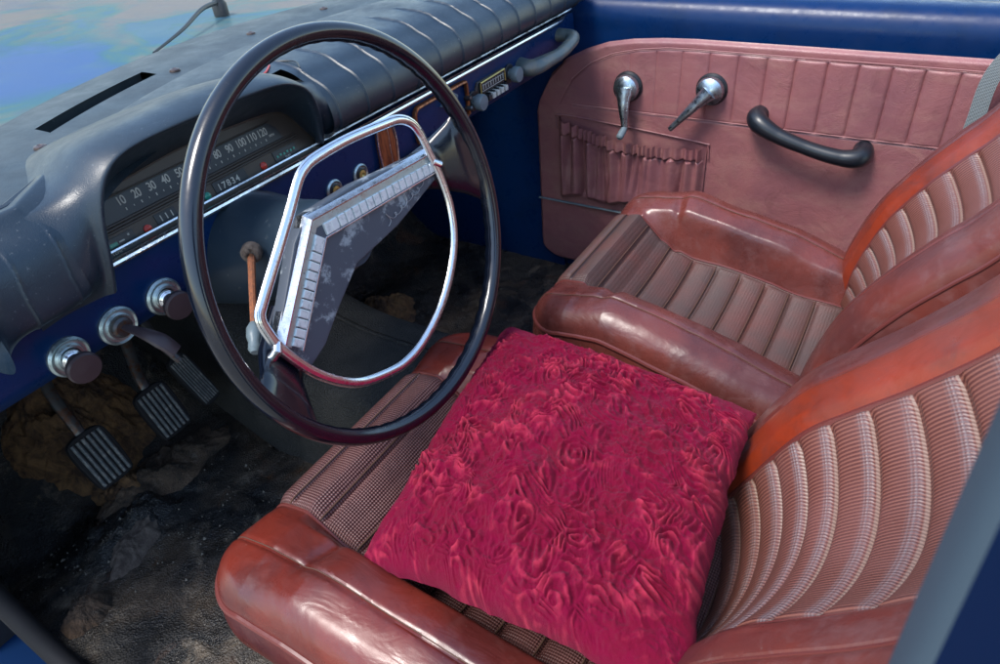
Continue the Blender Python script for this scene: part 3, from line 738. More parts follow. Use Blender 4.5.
# boss: chevron plate, polished edge, pitted band, tiles, dark lower face
Zb = -.030
OUT = [(-.1385, -.036), (-.0676, .0322), (-.0429, .0517), (.0283, .0522), (.095, .046), (.1469, .0424)]
outer = [(-.1385, -.040), (-.070, .0345), (-.043, .0520), (.030, .0525), (.095, .0465), (.150, .0424), (.1590, .034), (.1580, .014), (.150, .006), (.0657, -.0132), (-.0096, -.0210), (-.0556, -.0485), (-.088, -.0705), (-.1130, -.0790), (-.122, -.074), (-.138, -.052)]
mb = MB(); mb.prism(outer, Zb-.015, Zb-.001, bev=.002); boss = mb.build('boss', M_boss, wheel)
# a chevron strip between two offsets of the centre line of the arms
def chev(d0, d1, s0=0., s1=1.):
    """band d0..d1 inward from the outer edge, along both arms; returns corner points"""
    A0 = np.array([-.1375, -.038]); C0 = np.array([-.0465, .0515]); B0 = np.array([.1530, .0428])
    uA = (C0-A0)/np.linalg.norm(C0-A0); uB = (B0-C0)/np.linalg.norm(B0-C0)
    nA = np.array([uA[1], -uA[0]]); nB = np.array([uB[1], -uB[0]])
    def corner(d):
        Mx = np.array([nA, nB]); return np.linalg.solve(Mx, np.array([nA@C0+d, nB@C0+d]))
    return A0, B0, nA, nB, corner, uA, uB
A0, B0, nA, nB, corner, uA, uB = chev(0, 0)
def band(d0, d1): return [A0+nA*d0, corner(d0), B0+nB*d0, B0+nB*d1, corner(d1), A0+nA*d1]
q0 = np.array(band(-.001, .0))[:3]; q1 = np.array(band(.0052, .0))[:3]; q2 = np.array(band(.0066, .0))[:3]
lv = lambda q, z: np.column_stack([q, np.full(3, z)])
mb = MB(); mb.grid(np.array([lv(q0, Zb-.012), lv(q0, Zb-.003), lv(q1, Zb+.0050), lv(q2, Zb+.0046), lv(q2, Zb-.002)]), flip=True); mb.build('polished_edge', M_chrome, boss, angle=20)
mb = MB(); mb.prism(band(.0062, .0150), Zb-.004, Zb+.0022, bev=.0004); mb.build('pitted_band', M_pitted, boss)
mb = MB(); mb.prism(band(.0145, .0275), Zb-.004, Zb+.0012); mb.build('tile_bed', M_boss, boss)
mb = MB(); mb.prism(band(.0275, .0293), Zb-.004, Zb+.0030, bev=.0004); mb.build('inner_bead', M_chrome, boss)
ci = corner(.0205)
LB = np.linalg.norm((B0+nB*.0205)-ci); LA = np.linalg.norm((A0+nA*.0205)-ci)
for org, dr, nn, L_, k in ((ci, uB, nB, LB, 17), (ci, -uA, nA, LA, 12)):
    for q in range(k):
        c_ = org+dr*((q+.75)*(L_-.004)/k); w2 = (L_/k)*.42
        if q == 0: c_ = c_+dr*.002
        pts = [c_-dr*w2-nn*.0060, c_+dr*w2-nn*.0060, c_+dr*w2+nn*.0060, c_-dr*w2+nn*.0060]
        if (dr[0]*nn[1]-dr[1]*nn[0]) < 0: pts = pts[::-1]
        mb = MB(); mb.prism(pts, Zb, Zb+.0042, bev=.0010); mb.build('badge_tile', M_tile, boss)
# signature style script
su = np.linspace(0, 1, 260); w_ = 2*np.pi*6.5*su
sx = .074*su+.0036*np.sin(w_); sy = -.0034*np.cos(w_)*(1-.3*su)+.012*gauss(su-.11, .035)+.010*gauss(su-.53, .03)-.003*gauss(su-.80, .04)+.003*su
sc = np.column_stack([.050+sx*1.04-sy*.1, -.004+sy*.75+sx*.19, np.full(260, Zb+.0002)])
mb = MB(); mb.tube(sc, .00042, 5); mb.build('script_signature', M_steel_l, boss)
mb = MB(); mb.prism([(.098, .0130), (.140, .0205), (.142, .0245), (.118, .0215)], Zb-.001, Zb+.0002); mb.build('worn_patch', M_pitted, boss)
# horn ring
hr = [(-.1345, .0055), (-.0673, .0612), (-.040, .0850), (-.0255, .0925), (-.008, .0955), (.037, .0962), (.090, .0925), (.118, .0890), (.135, .0800), (.1435, .066), (.148, .0433), (.1530, .010), (.1515, -.030), (.1380, -.068), (.1100, -.101), (.072, -.128), (.0319, -.1440), (.000, -.1490), (-.030, -.1450), (-.0773, -.1260), (-.1134, -.0901), (-.1377, -.0450), (-.1440, -.0151), (-.1425, -.003)]
hp = smoothpath(hr, 220, True); hp3 = np.column_stack([hp, np.full(len(hp), -.025)])
mb = MB(); mb.tube(hp3, .0056, 12, closed=True, flat=.8); ring = mb.build('horn_ring', M_chrome, wheel)
for (x0, y0, x1, y1) in ((.149, .028, .160, .018), (-.140, -.034, -.150, -.044)):
    mb = MB(); mb.tube([(x0, y0, -.025), ((x0+x1)/2, (y0+y1)/2, -.022), (x1, y1, -.028)], .005, 12); mb.build('ring_stud', M_chrome, ring)
# hub behind the boss
mb = MB(); mb.lathe([(.030, -.034), (.033, -.046), (.033, -.062), (.030, -.070)], (.0, .004, 0), (0, 0, 1), 40); mb.build('hub', M_shroud, wheel)

# ------------------------------------------------------------------ steering column
col = empty('steering_column', 'black flared steering column shroud behind the wheel with rusty lever', 'steering column', (0, .1, -.03))
cl_ = col.location
mb = MBr(cl_); mb.lathe([(.030, .066), (.041, .068), (.046, .075), (.048, .090), (.050, .115), (.057, .150), (.064, .180), (.069, .215), (.070, .30)], (0, 0, 0), -NW, 56)
sh = mb.build('shroud', M_shroud, col)
mb = MBr(cl_); mb.lathe([(.036, .055), (.0365, .078)], (0, 0, 0), -NW, 40); mb.build('column_neck', M_dark, col)
piv = np.array([-.062, .122, -.010])
mb = MBr(cl_); mb.lathe([(.011, -.006), (.011, .002), (.0085, .005)], piv, (-.75, -.55, 0), 18)
for q in range(9):
    aa = random.random()*6.28; mb.lathe([(.003, 0), (.003, .003), (.001, .004)], piv+np.array([random.uniform(-.008, .008), random.uniform(-.006, .004), random.uniform(-.009, .009)]), (-.7, -.6, .1), 8)
mb.build('lever_boot', M_felt3, col)
tip = np.array([-.128, .062, -.047])
mb = MBr(cl_); mb.tube([piv, piv+(tip-piv)*.5+np.array([0, 0, .001]), tip], [.0042, .0038, .0036], 10); st = mb.build('turn_signal_lever', M_rust, col)
mb = MBr(cl_); dd = (tip-piv)/np.linalg.norm(tip-piv); mb.lathe([(.0045, -.008), (.0075, -.002), (.0078, .008), (.0060, .014), (.0065, .022), (.004, .026)], tip, dd, 16); mb.build('lever_tip', M_gknob, st)
mb = MBr(cl_); mb.tube([-NW*.2+np.array([0, 0, 0]), -NW*.85], .024, 18); mb.build('column_tube', M_under, col)

# ================================================================== pedals
def pedal(name, lab, c, w, h, tilt, ribs, arm, roll):
    c = np.array(c, float)
    root = empty(name, lab, 'pedal', tuple(c), 'foot pedals')
    ct, st_ = math.cos(tilt), math.sin(tilt)
    e3 = np.array([0, -ct, st_]); e2 = np.array([0, st_, ct]); e1 = np.array([1., 0, 0])
    e1, e2 = e1*math.cos(roll)+e2*math.sin(roll), -e1*math.sin(roll)+e2*math.cos(roll)
    hw, hh = w/2, h/2
    outl = smoothpath([(-hw*.6, -hh), (hw*.6, -hh), (hw*.93, -hh*.80), (hw, hh*.6), (hw*.65, hh), (-hw*.65, hh), (-hw, hh*.6), (-hw*.93, -hh*.80)], 40, True)
    mb = MBr(c); mb.prism(outl, -.010, .002, (c, e1, e2, e3), bev=.002); pd = mb.build('pedal_pad', M_rubber, root)
    for q in range(ribs):
        xo = -hw*.84+(q+.5)*hw*1.68/ribs
        mb = MBr(c); mb.tube([c+e1*xo+e2*(-hh*.88)+e3*.002, c+e1*xo+e2*(hh*.88)+e3*.002], hw*1.68/ribs*.33, 8); mb.build('rib', M_rubber2, pd)
    mb = MBr(c); mb.tube(smoothpath(arm, 30), .0085, 10, flat=.8); mb.build('arm', M_steel, root)
    return root
TL = math.radians(24)
pedal('clutch_pedal', 'leftmost ribbed pedal on a rusty arm', (-.170, .50, -.402), .062, .090, TL, 6, [(-.172, .515, -.385), (-.170, .53, -.345), (-.174, .53, -.28), (-.176, .50, -.20), (-.175, .50, -.08)], .02)
pedal('brake_pedal', 'middle ribbed pedal with worn grey ribs', (-.055, .50, -.402), .060, .088, TL, 6, [(-.056, .515, -.385), (-.054, .53, -.345), (-.053, .52, -.28), (-.058, .50, -.20), (-.06, .50, -.08)], .02)
pedal('accelerator_pedal', 'small narrow ribbed pedal nearest the tunnel', (.014, .50, -.388), .038, .100, TL, 7, [(.012, .515, -.35), (.004, .53, -.32), (-.008, .53, -.27), (-.02, .52, -.15)], .14)

# ================================================================== rotted felt and crumbs on the floor
def lump(name, lab, c, sx, sy, sz, m, seed, rot=0.):
    th = np.linspace(0, 2*np.pi, 110, endpoint=False); rr = np.linspace(0, 1, 60)
    R_, TH = np.meshgrid(rr, th, indexing='ij')
    edge = 1+.35*vnoise(np.cos(TH)*1.3+4, np.sin(TH)*1.3+4, 1.5, seed, 4)*2
    x = R_*np.cos(TH)*sx*edge; y = R_*np.sin(TH)*sy*edge
    h = sz*(1-R_**2.4)*(1+1.6*vnoise(x+3, y+3, 26, seed+1, 5))+.35*sz*vnoise(x+3, y+3, 120, seed+2, 3)*(1-R_**6)
    xr = x*math.cos(rot)-y*math.sin(rot); yr = x*math.sin(rot)+y*math.cos(rot)
    base = floor_z(c[0]+xr, c[1]+yr)-.004
    mb = MBr((c[0], c[1], float(floor_z(np.array([c[0]]), np.array([c[1]]))[0])))
    mb.grid(np.stack([c[0]+xr, c[1]+yr, base+h], -1), closed_v=True)
    o = mb.build(name, m, None, label=lab, cat='floor debris'); o.location = mb.loc; return o
lump('rotted_felt', 'brown rotted felt lump behind the clutch and brake pedals', (-.10, .72), .12, .08, .055, M_felt2, 3)
lump('rotted_felt', 'ochre felt scrap just under the clutch pedal pad', (-.135, .60), .055, .05, .04, M_felt2, 11)
lump('rotted_felt', 'dark crumbled felt spread between clutch and seat', (-.07, .575), .13, .06, .030, M_felt, 5)
lump('rotted_felt', 'pale dusty felt strip lying in front of the driver seat', (-.205, .475), .060, .024, .020, M_felt3, 7, .25)
lump('rotted_felt', 'rusty brown felt piece by the door seal at lower left', (-.315, .44), .04, .035, .025, M_felt, 8)
lump('rotted_felt', 'reddish brown felt heap on the passenger floor', (.47, .50), .10, .07, .04, M_felt2, 9)
mb = MB(); rg = np.random.default_rng(3)
for q in range(420):
    k = q % 3
    cx, cy, s_ = ((-.20, .46, .07), (-.12, .42, .09), (-.27, .55, .06))[k]
    x = rg.normal(cx, s_); y = rg.normal(cy, s_*.7)
    if not -.37 < x < .3: continue
    z = float(floor_z(np.array([x]), np.array([y]))[0]); r = rg.exponential(.0006)+.0003
    V = [(x+r, y, z), (x-r, y+r*.3, z), (x, y+r, z+r), (x, y-r, z+r*.6), (x, y, z+r*1.6)]
    mb.add(V, [(0, 2, 4), (2, 1, 4), (1, 3, 4), (3, 0, 4)])
mb.build('floor_crumbs', M_crumb, None, smooth=False, label='pale crumbs and grit scattered over the dark floor before the driver seat', cat='crumbs', kind='stuff')

# ================================================================== seats
def shell(xs, ys, Wd, Ld, rc, Rr, hfun, place, depth, rows=7, tuck=.012):
    """xs, ys: monotone arrays over [-Wd,Wd], [-Ld,Ld]. returns extended point grid (rows extra at each side) """
    X, Y = np.meshgrid(xs, ys, indexing='ij')
    ax = np.abs(X)-(Wd-rc); ay = np.abs(Y)-(Ld-rc)
    m = (ax > 0) & (ay > 0)
    a = np.where(m, ax/rc, 0); b = np.where(m, ay/rc, 0)
    a2 = a*np.sqrt(1-b*b/2); b2 = b*np.sqrt(1-a*a/2)
    X2 = np.where(m, np.sign(X)*(Wd-rc+a2*rc), X); Y2 = np.where(m, np.sign(Y)*(Ld-rc+b2*rc), Y)
    rad = np.hypot(np.maximum(np.abs(X2)-(Wd-rc), 0), np.maximum(np.abs(Y2)-(Ld-rc), 0))
    rho = np.where(m, rc-rad, np.minimum(Wd-np.abs(X2), Ld-np.abs(Y2))); rho = np.clip(rho, 0, None)
    H = hfun(X2, Y2, rho)
    q = np.clip(Rr-rho, 0, Rr); H = H-(Rr-np.sqrt(np.clip(Rr*Rr-q*q, 0, None)))
    K = rows; nx, ny = X.shape
    ix = np.clip(np.arange(-K, nx+K), 0, nx-1); iy = np.clip(np.arange(-K, ny+K), 0, ny-1)
    kx = np.maximum(np.maximum(-np.arange(-K, nx+K), np.arange(-K, nx+K)-(nx-1)), 0)
    ky = np.maximum(np.maximum(-np.arange(-K, ny+K), np.arange(-K, ny+K)-(ny-1)), 0)
    XX = X2[np.ix_(ix, iy)]; YY = Y2[np.ix_(ix, iy)]; HH = H[np.ix_(ix, iy)]
    k = np.maximum(kx[:, None], ky[None, :])/K
    bulge = .006*np.sin(np.pi*np.clip(k*1.3, 0, 1))-tuck*k**2
    sx = XX/Wd; sy = YY/Ld
    XX = XX+np.where(k > 0, np.sign(XX)*bulge*np.abs(sx)**4, 0); YY = YY+np.where(k > 0, np.sign(YY)*bulge*np.abs(sy)**4, 0)
    HH = HH-depth*k
    UV = np.stack([XX, YY], -1)
    # border loop for piping
    bd = [(i, 0) for i in range(nx)]+[(nx-1, j) for j in range(1, ny)]+[(i, ny-1) for i in range(nx-2, -1, -1)]+[(0, j) for j in range(ny-2, 0, -1)]
    border = np.array([place(X2[i, j], Y2[i, j], H[i, j]) for i, j in bd])
    P = place(XX, YY, HH)
    return P, UV, border, K
def placer_flat(cx, cy, z0):
    return lambda x, y, h: np.stack([np.asarray(x)+cx, np.asarray(y)+cy, np.asarray(h)+z0], -1)

def seat(name, label, cx, yfront, yrear, Wd, zf, zk, zr, kink, back, mats, pitch, pitchb, hwi=.122, kinkoff=.0):
    root = empty(name, label, 'car seat', (cx, (yfront+yrear)/2, -.58), 'front car seats')
    loc = np.array(root.location)
    ML, ML2, MIN, MBACK, MOR, MBORD = mats
    Ld = (yfront-yrear)/2; cy = (yfront+yrear)/2
    xk = np.unique(np.round(np.concatenate([np.linspace(-Wd, -hwi, 44), np.linspace(-hwi, hwi, 90), np.linspace(hwi, Wd, 44)]), 6))
    yk = np.unique(np.round(np.concatenate([np.linspace(-Ld, Ld, 300), Ld-np.array([.0, .001, .002, .004, .006, .009]), -Ld+np.array([.001, .003])]), 6))
    ymid = Wd*0
    sy = []          # pleat seams in local y
    y_ = Ld-.030
    while y_ > -Ld: sy.append(y_); y_ -= pitch
    kl = kink-cy
    mid = (hwi+Wd)/2
    def hfun(x, y, rho):
        fr = sstep(kl-.02, kl+.055, y)                 # 1 on the thigh roll, 0 in the sunk part
        base = np.interp(y, [-Ld, kl-.03, kl+.03, kl+.07, Ld], [zr, zk, zk+.026, zf, zf-.006])
        rim = np.interp(y, [-Ld, -Ld*.3, kl, kl+.06, Ld], [zr+.020, zk+.034, zf+.004, zf+.004, zf-.008])
        inside = np.abs(x) < hwi
        q = np.clip((np.abs(x)-hwi)/(Wd-hwi), 0, 1)
        bol = rim+.019*np.sin(np.pi*np.clip(q*.95, 0, 1))*(1-.5*fr)
        w = sstep(hwi-.004, hwi+.020, np.abs(x)); h = base*(1-w)+bol*w
        # sag of the insert and pleats
        ins = 1-sstep(hwi-.014, hwi, np.abs(x))
        h = h-.012*(1-(x/hwi)**2)*ins*(1-fr)
        for s in sy: h = h-.0042*gauss(y-s, .0028)*ins
        ph = np.abs(((Ld-.030-y)/pitch) % 1-.5)*2
        h = h+.0045*(1-ph**2.2)*ins
        h = h-.0035*gauss(np.abs(x)-hwi, .003)
        h = h-.0030*gauss(np.abs(x)-mid, .0026)
        h = h+.013*vnoise(x+2+cx, y+2, 10, 21, 2)*(1-ins)+.0016*vnoise(x+2+cx, y+2, 34, 22, 3)*(1-ins)
        # puckers at the kink on the bolsters
        h = h-.007*gauss(y-kl-.005-.2*(np.abs(x)-hwi), .009)*(1-ins)*(1-sstep(hwi+.03, mid+.02, np.abs(x)))
        return h
    P, UV, bd, K = shell(xk, yk, Wd, Ld, .060, .028, hfun, placer_flat(cx, cy, 0), .115, 8)
    nx, ny = P.shape[:2]
    xm = np.full(nx-1, 9.); xm[K:K+len(xk)-1] = (xk[1:]+xk[:-1])/2
    ym = np.full(ny-1, 9.); ym[K:K+len(yk)-1] = (yk[1:]+yk[:-1])/2
    insmask = (np.abs(xm)[:, None] < hwi) & (ym[None, :] < 8)
    mb = MBr(loc); mb.grid(P, mask=~insmask, UV=UV)
    # stitched bolster seams
    def hp_(x, y): 
        i = np.interp(x, xk, np.arange(len(xk))); ii = int(round(i)); col_ = P[K+ii, K:K+len(yk)]
        return np.array([np.interp(y, yk, col_[:, c]) for c in range(3)])
    for sx in (-mid, mid): mb.tube([hp_(sx, v)+np.array([0, 0, .0006]) for v in np.linspace(-Ld+.02, Ld-.004, 90)], .0006, 5, mi=1)
    cush = mb.build('seat_cushion', [ML, M_thread], root)
    mb = MBr(loc); mb.grid(P, mask=insmask, UV=UV)
    for s in sy: mb.tube([hp_(v, s+.003)+np.array([0, 0, .0008]) for v in np.linspace(-hwi+.002, hwi-.002, 50)], .0009, 5, mi=1)
    mb.build('woven_insert', [MIN, M_thread], cush)
    mb = MBr(loc); mb.tube(bd, .0036, 8, closed=True)
    for sx in (-hwi, hwi): mb.tube([hp_(sx, v)+np.array([0, 0, .0016]) for v in np.linspace(-Ld+.02, Ld-.002, 120)], .0020, 6)
    mb.build('piping', M_pipe, cush)
    # seat base
    mb = MBr(loc); mb.box((cx, cy-.01, -.50), (Wd*1.8, Ld*1.8, .16), bev=.02); mb.build('seat_base', M_under, root)
    # ---------------- backrest: local (x, s up the back, h out of the back)
    cvp = smoothpath(back['profile'], 200)
    d = np.concatenate([[0], np.cumsum(np.linalg.norm(np.diff(cvp, axis=0), axis=1))])
    tg = np.gradient(cvp, axis=0); tg /= np.linalg.norm(tg, axis=1)[:, None]
    LB_ = d[-1]/2
    def placeb(x, s, h):
        x = np.asarray(x, float); s = np.asarray(s, float); h = np.asarray(h, float)
        y = np.interp(s+LB_, d, cvp[:, 0]); z = np.interp(s+LB_, d, cvp[:, 1])
        ty = np.interp(s+LB_, d, tg[:, 0]); tz = np.interp(s+LB_, d, tg[:, 1])
        return np.stack([back['cx']+x, y+h*tz, z-h*ty], -1)
    Wb = back['w']; hi = Wb-back['border']; mb_ = Wb-back['border']*.58
    xk = np.unique(np.round(np.concatenate([np.linspace(-Wb, -hi, 40), np.linspace(-hi, hi, 90), np.linspace(hi, Wb, 40)]), 6))
    yk = np.unique(np.round(np.concatenate([np.linspace(-LB_, LB_, 330)]), 6))
    sb = [s for s in np.arange(-LB_, LB_, pitchb)]
    def hb(x, s, rho):
        q = np.clip((np.abs(x)-hi)/(Wb-hi), 0, 1)
        ins = 1-sstep(hi-.012, hi, np.abs(x))
        h = .0-.034*(1-(x/hi)**2)*ins**.5*(np.abs(x) < hi)
        w = sstep(hi-.002, hi+.012, np.abs(x)); h = h*(1-w)+w*(.008+.010*np.sin(np.pi*np.clip(q, 0, 1)))
        for v in sb: h = h-.0045*gauss(s-v, .0030)*ins
        ph = np.abs(((s+LB_)/pitchb) % 1-.5)*2
        h = h+.0036*(1-ph**2.2)*ins
        h = h-.0035*gauss(np.abs(x)-hi, .003)-.0028*gauss(np.abs(x)-mb_, .0024)
        h = h+.005*vnoise(x+4+cx, s+2, 10, 31, 2)*(1-ins)
        return h
    P, UV, bd, K = shell(xk, yk, Wb, LB_, .05, .016, hb, placeb, .085, 8, tuck=.0)
    nx, ny = P.shape[:2]
    xm = np.full(nx-1, 9.); xm[K:K+len(xk)-1] = (xk[1:]+xk[:-1])/2
    ym = np.full(ny-1, 9.); ym[K:K+len(yk)-1] = (yk[1:]+yk[:-1])/2
    top_ = np.broadcast_to(ym[None, :] < 8, (nx-1, ny-1))
    insmask = (np.abs(xm)[:, None] < hi) & top_
    brt = (xm[:, None] > hi) & (xm[:, None] < mb_+.001) & top_
    UV = UV+np.array([0, LB_])
    mb = MBr(loc); mb.grid(P, mask=(~insmask) & (~brt) & (xm[:, None] <= 8) | False if False else (~insmask) & (~brt), UV=UV)
    def hq(x, y):
        ii = int(round(np.interp(x, xk, np.arange(len(xk))))); c3 = P[K+ii, K:K+len(yk)]
        return np.array([np.interp(y, yk, c3[:, c]) for c in range(3)])
    bk = mb.build('backrest', [MBORD], root)
    mb = MBr(loc); mb.grid(P, mask=brt, UV=UV); mb.build('bright_band', MOR, bk)
    mb = MBr(loc); mb.grid(P, mask=insmask, UV=UV); mb.build('pleated_insert', MBACK, bk)
    mb = MBr(loc); mb.tube(bd, .0026, 8, closed=True)
    for sx, r_s in ((-hi, .0030), (hi, .0036), (-mb_, .0014), (mb_, .0014)): mb.tube([hq(sx, v) for v in np.linspace(-LB_+.01, LB_-.01, 120)], r_s, 6)
    mb.build('piping', M_pipe, bk)
    return root
M_backw = backweave('pleated_back_cloth', .039)
profD = [(-.345, -.335), (-.372, -.27), (-.400, -.20), (-.428, -.145), (-.462, -.105), (-.500, -.063), (-.540, -.008), (-.590, .08), (-.640, .18), (-.67, .25)]
profP = [(-.395, -.39), (-.408, -.34), (-.414, -.28), (-.436, -.20), (-.473, -.132), (-.511, -.080), (-.540, -.042), (-.60, .06), (-.65, .16), (-.68, .23)]
M_top = leather('faded_oxblood_vinyl', (.15, .030, .021), (.095, .024, .021), (.17, .075, .070), .34, .7)
driver_seat = seat('front_seat', 'near oxblood vinyl seat with woven insert, a crimson cushion on it', -.056, .062, -.45, .237, -.236, -.292, -.300, -.065,
     dict(profile=profD, cx=-.040, w=.214, border=.102), (M_leather, M_leather, M_weave, M_backw, M_orange, M_top), .0425, .039)
pass_seat = seat('front_seat', 'far empty seat beside the door with grey-brown ribbed pleats', .492, -.004, -.48, .230, -.252, -.322, -.366, -.128,
     dict(profile=profP, cx=.505, w=.217, border=.100), (M_leather_pass, M_leather_pass, M_rib, M_backw, M_orange, M_top), .0425, .039)

# ================================================================== throw cushion
def pillow():
    C4 = np.array([(-.200, -.088, -.236), (.186, -.030, -.226), (.130, -.374, -.196), (-.208, -.408, -.178)])  # front-left, front-right, rear-right, rear-left
    n = 560; t = np.linspace(-1, 1, n); U, V = np.meshgrid(t, t, indexing='ij')   # U: left->right, V: front->rear
    # pinched sides
    pin = .035
    U2 = U*(1-pin*(1-V**2)*np.abs(U)**3*1.0); V2 = V*(1-pin*(1-U**2)*np.abs(V)**3*1.0)
    a = (U2+1)/2; b = (V2+1)/2
    Pm = ((1-a)*(1-b))[..., None]*C4[0]+(a*(1-b))[..., None]*C4[1]+(a*b)[..., None]*C4[2]+((1-a)*b)[..., None]*C4[3]
    nrm = np.cross(C4[1]-C4[0], C4[3]-C4[0]); nrm /= np.linalg.norm(nrm)
    if nrm[2] < 0: nrm = -nrm
    env = np.clip((1-U**2), 0, 1)**.42*np.clip((1-V**2), 0, 1)**.42
    th = .060*env
    # carved plush relief: scattered motifs of curling ridges
    S_ = .36/2; x = U*S_; y = V*S_
    rg = np.random.default_rng(12)
    wx = x+.034*vnoise(x+3, y+3, 26, 41, 2); wy = y+.034*vnoise(x+7, y+3, 26, 42, 2)
    pts = []
    while len(pts) < 130:
        p = rg.uniform(-S_*1.05, S_*1.05, 2)
        if all(np.hypot(*(p-q)) > .0215 for q in pts) or rg.random() < .02: pts.append(p)
    pts = np.array(pts)
    best = np.full(x.shape, 9.); sec = np.full(x.shape, 9.); idx = np.zeros(x.shape, int)
    for k, p in enumerate(pts):
        d = np.hypot(wx-p[0], wy-p[1])*(1+.0*k)
        upd = d < best; sec = np.where(upd, best, np.minimum(sec, d)); best = np.where(upd, d, best); idx = np.where(upd, k, idx)
    ang = rg.uniform(0, 6.28, len(pts)); kind = rg.choice([0, 1, 1, 2, 2, 2, 3], len(pts)); fr = rg.uniform(.8, 1.25, len(pts)); sg = rg.choice([-1, 1], len(pts))
    px = wx-pts[idx, 0]; py = wy-pts[idx, 1]; A_ = ang[idx]
    lx = px*np.cos(A_)+py*np.sin(A_); ly = -px*np.sin(A_)+py*np.cos(A_)
    r = np.hypot(lx, ly); th_ = np.arctan2(ly, lx)
    spiral = np.sin(r*2*np.pi/.0078*fr[idx]+th_*sg[idx]*1.0)
    fan = np.sin(th_*5+sg[idx]*r*240)*sstep(.002, .008, r)
    leaf = np.sin((np.abs(ly)*1.0-lx*.8+30*lx*lx)*2*np.pi/.0078)
    arc = np.sin((np.hypot(lx+.012, ly)-.3*lx)*2*np.pi/.0074)
    mot = np.where(kind[idx] == 0, spiral, np.where(kind[idx] == 1, fan, np.where(kind[idx] == 2, leaf, arc)))
    mot = mot*np.clip(.55+2.2*vnoise(x+5, y+2, 55, 49, 3), .1, 1)
    mot = np.sign(mot)*np.abs(mot)**.7
    edge = sstep(.0005, .005, sec-best)
    flat_ = sstep(-.12, .10, vnoise(x+9, y+9, 24, 43, 3)+.08)
    rel = ((mot*.5+.5)*edge+.45*(1-edge))*(.2+.8*flat_)
    wx2 = x+.030*vnoise(x+4, y+6, 18, 61, 2); wy2 = y+.030*vnoise(x+6, y+4, 18, 62, 2)
    ridge = lambda sc, sd, k: 1-np.clip(np.abs(vnoise(wx2+2, wy2+2, sc, sd, 2))*k, 0, 1)
    r1 = ridge(34, 63, 5.5); r2 = ridge(70, 64, 5.5); r3 = ridge(140, 65, 5.5)
    lmask = sstep(-.10, .12, vnoise(x+2, y+9, 30, 66, 2))
    rel = rel*(.45+.55*lmask)*1.15+.50*r1**1.5+.24*r2*(1-.4*lmask)+.14*r3
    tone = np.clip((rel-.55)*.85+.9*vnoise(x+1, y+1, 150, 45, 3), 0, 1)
    rel = rel*.0078+.016*vnoise(x+1, y+1, 30, 44, 4)+.0060*vnoise(x+1, y+1, 110, 45, 4)
    # big soft creases
    rel = rel+.020*vnoise(x+2, y+2, 9, 46, 2)
    fade = np.clip(env*1.6, 0, 1)
    top = Pm+nrm*(th*1.0+rel*fade)[..., None]
    # edges wander a little
    wig = .004*vnoise(x+3, y+4, 40, 47, 3); top[..., 0] += wig*(1-fade)*2; top[..., 1] += .004*vnoise(x+8, y+4, 40, 48, 3)*(1-fade)*2
    bot = Pm-nrm*(th*.30)[..., None]+(top-(Pm+nrm*(th+rel*fade)[..., None]))
    loc = C4.mean(0)
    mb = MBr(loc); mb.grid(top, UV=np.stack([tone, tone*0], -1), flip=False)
    mb.grid(bot[::8, ::8], flip=True)
    m = mat('crimson_plush', (.34, .012, .055), .9, spec=.12, sheen=.10); g = G(m)
    g.b.inputs['Sheen Tint'].default_value = (1, .35, .5, 1); g.b.inputs['Sheen Roughness'].default_value = .4
    c = g.mix(g.ramp(g.noise(22, 6, .7, .5), .42, .62), (.30, .002, .045), (.27, .006, .032))
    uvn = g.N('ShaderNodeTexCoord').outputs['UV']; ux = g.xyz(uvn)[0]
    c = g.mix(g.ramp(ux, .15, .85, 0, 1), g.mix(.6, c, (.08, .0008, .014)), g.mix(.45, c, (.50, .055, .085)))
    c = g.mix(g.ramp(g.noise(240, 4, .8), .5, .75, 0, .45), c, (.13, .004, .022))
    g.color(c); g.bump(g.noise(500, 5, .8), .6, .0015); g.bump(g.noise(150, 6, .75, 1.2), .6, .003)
    o = mb.build('throw_cushion', m, None, angle=180, label='crimson plush cushion with carved swirl pattern on the near seat', cat='cushion')
    o.location = loc
    return o
pillow()

# ================================================================== passenger door
DX = .868
door = empty('passenger_door', 'closed far door lined in dusty rose vinyl with cranks, pull handle and gathered pocket', 'car door', (DX+.03, -.3, -.55))
dl2 = door.location
# navy frame with rolled window sill
yy = np.linspace(-1.15, .228, 60)
prof = smoothpath([(.018, -.58), (.014, -.4), (.014, -.1), (.014, -.02), (.012, .000), (.014, .018), (.024, .036), (.040, .045), (.07, .047), (.09, .045)], 60)
Pg = np.zeros((len(yy), len(prof), 3)); Pg[:, :, 1] = yy[:, None]; Pg[:, :, 0] = DX+prof[None, :, 0]; Pg[:, :, 2] = prof[None, :, 1]
mb = MBr(dl2); mb.grid(Pg); mb.grid(Pg+np.array([.03, 0, -.002]), flip=True)
mb.prism([(DX+p[0], p[1]) for p in prof]+[(DX+.09, -.58)], 0, .004, ((0, .226, 0), (1, 0, 0), (0, 0, 1), (0, 1, 0))); mb.build('door_frame', M_blue, door)
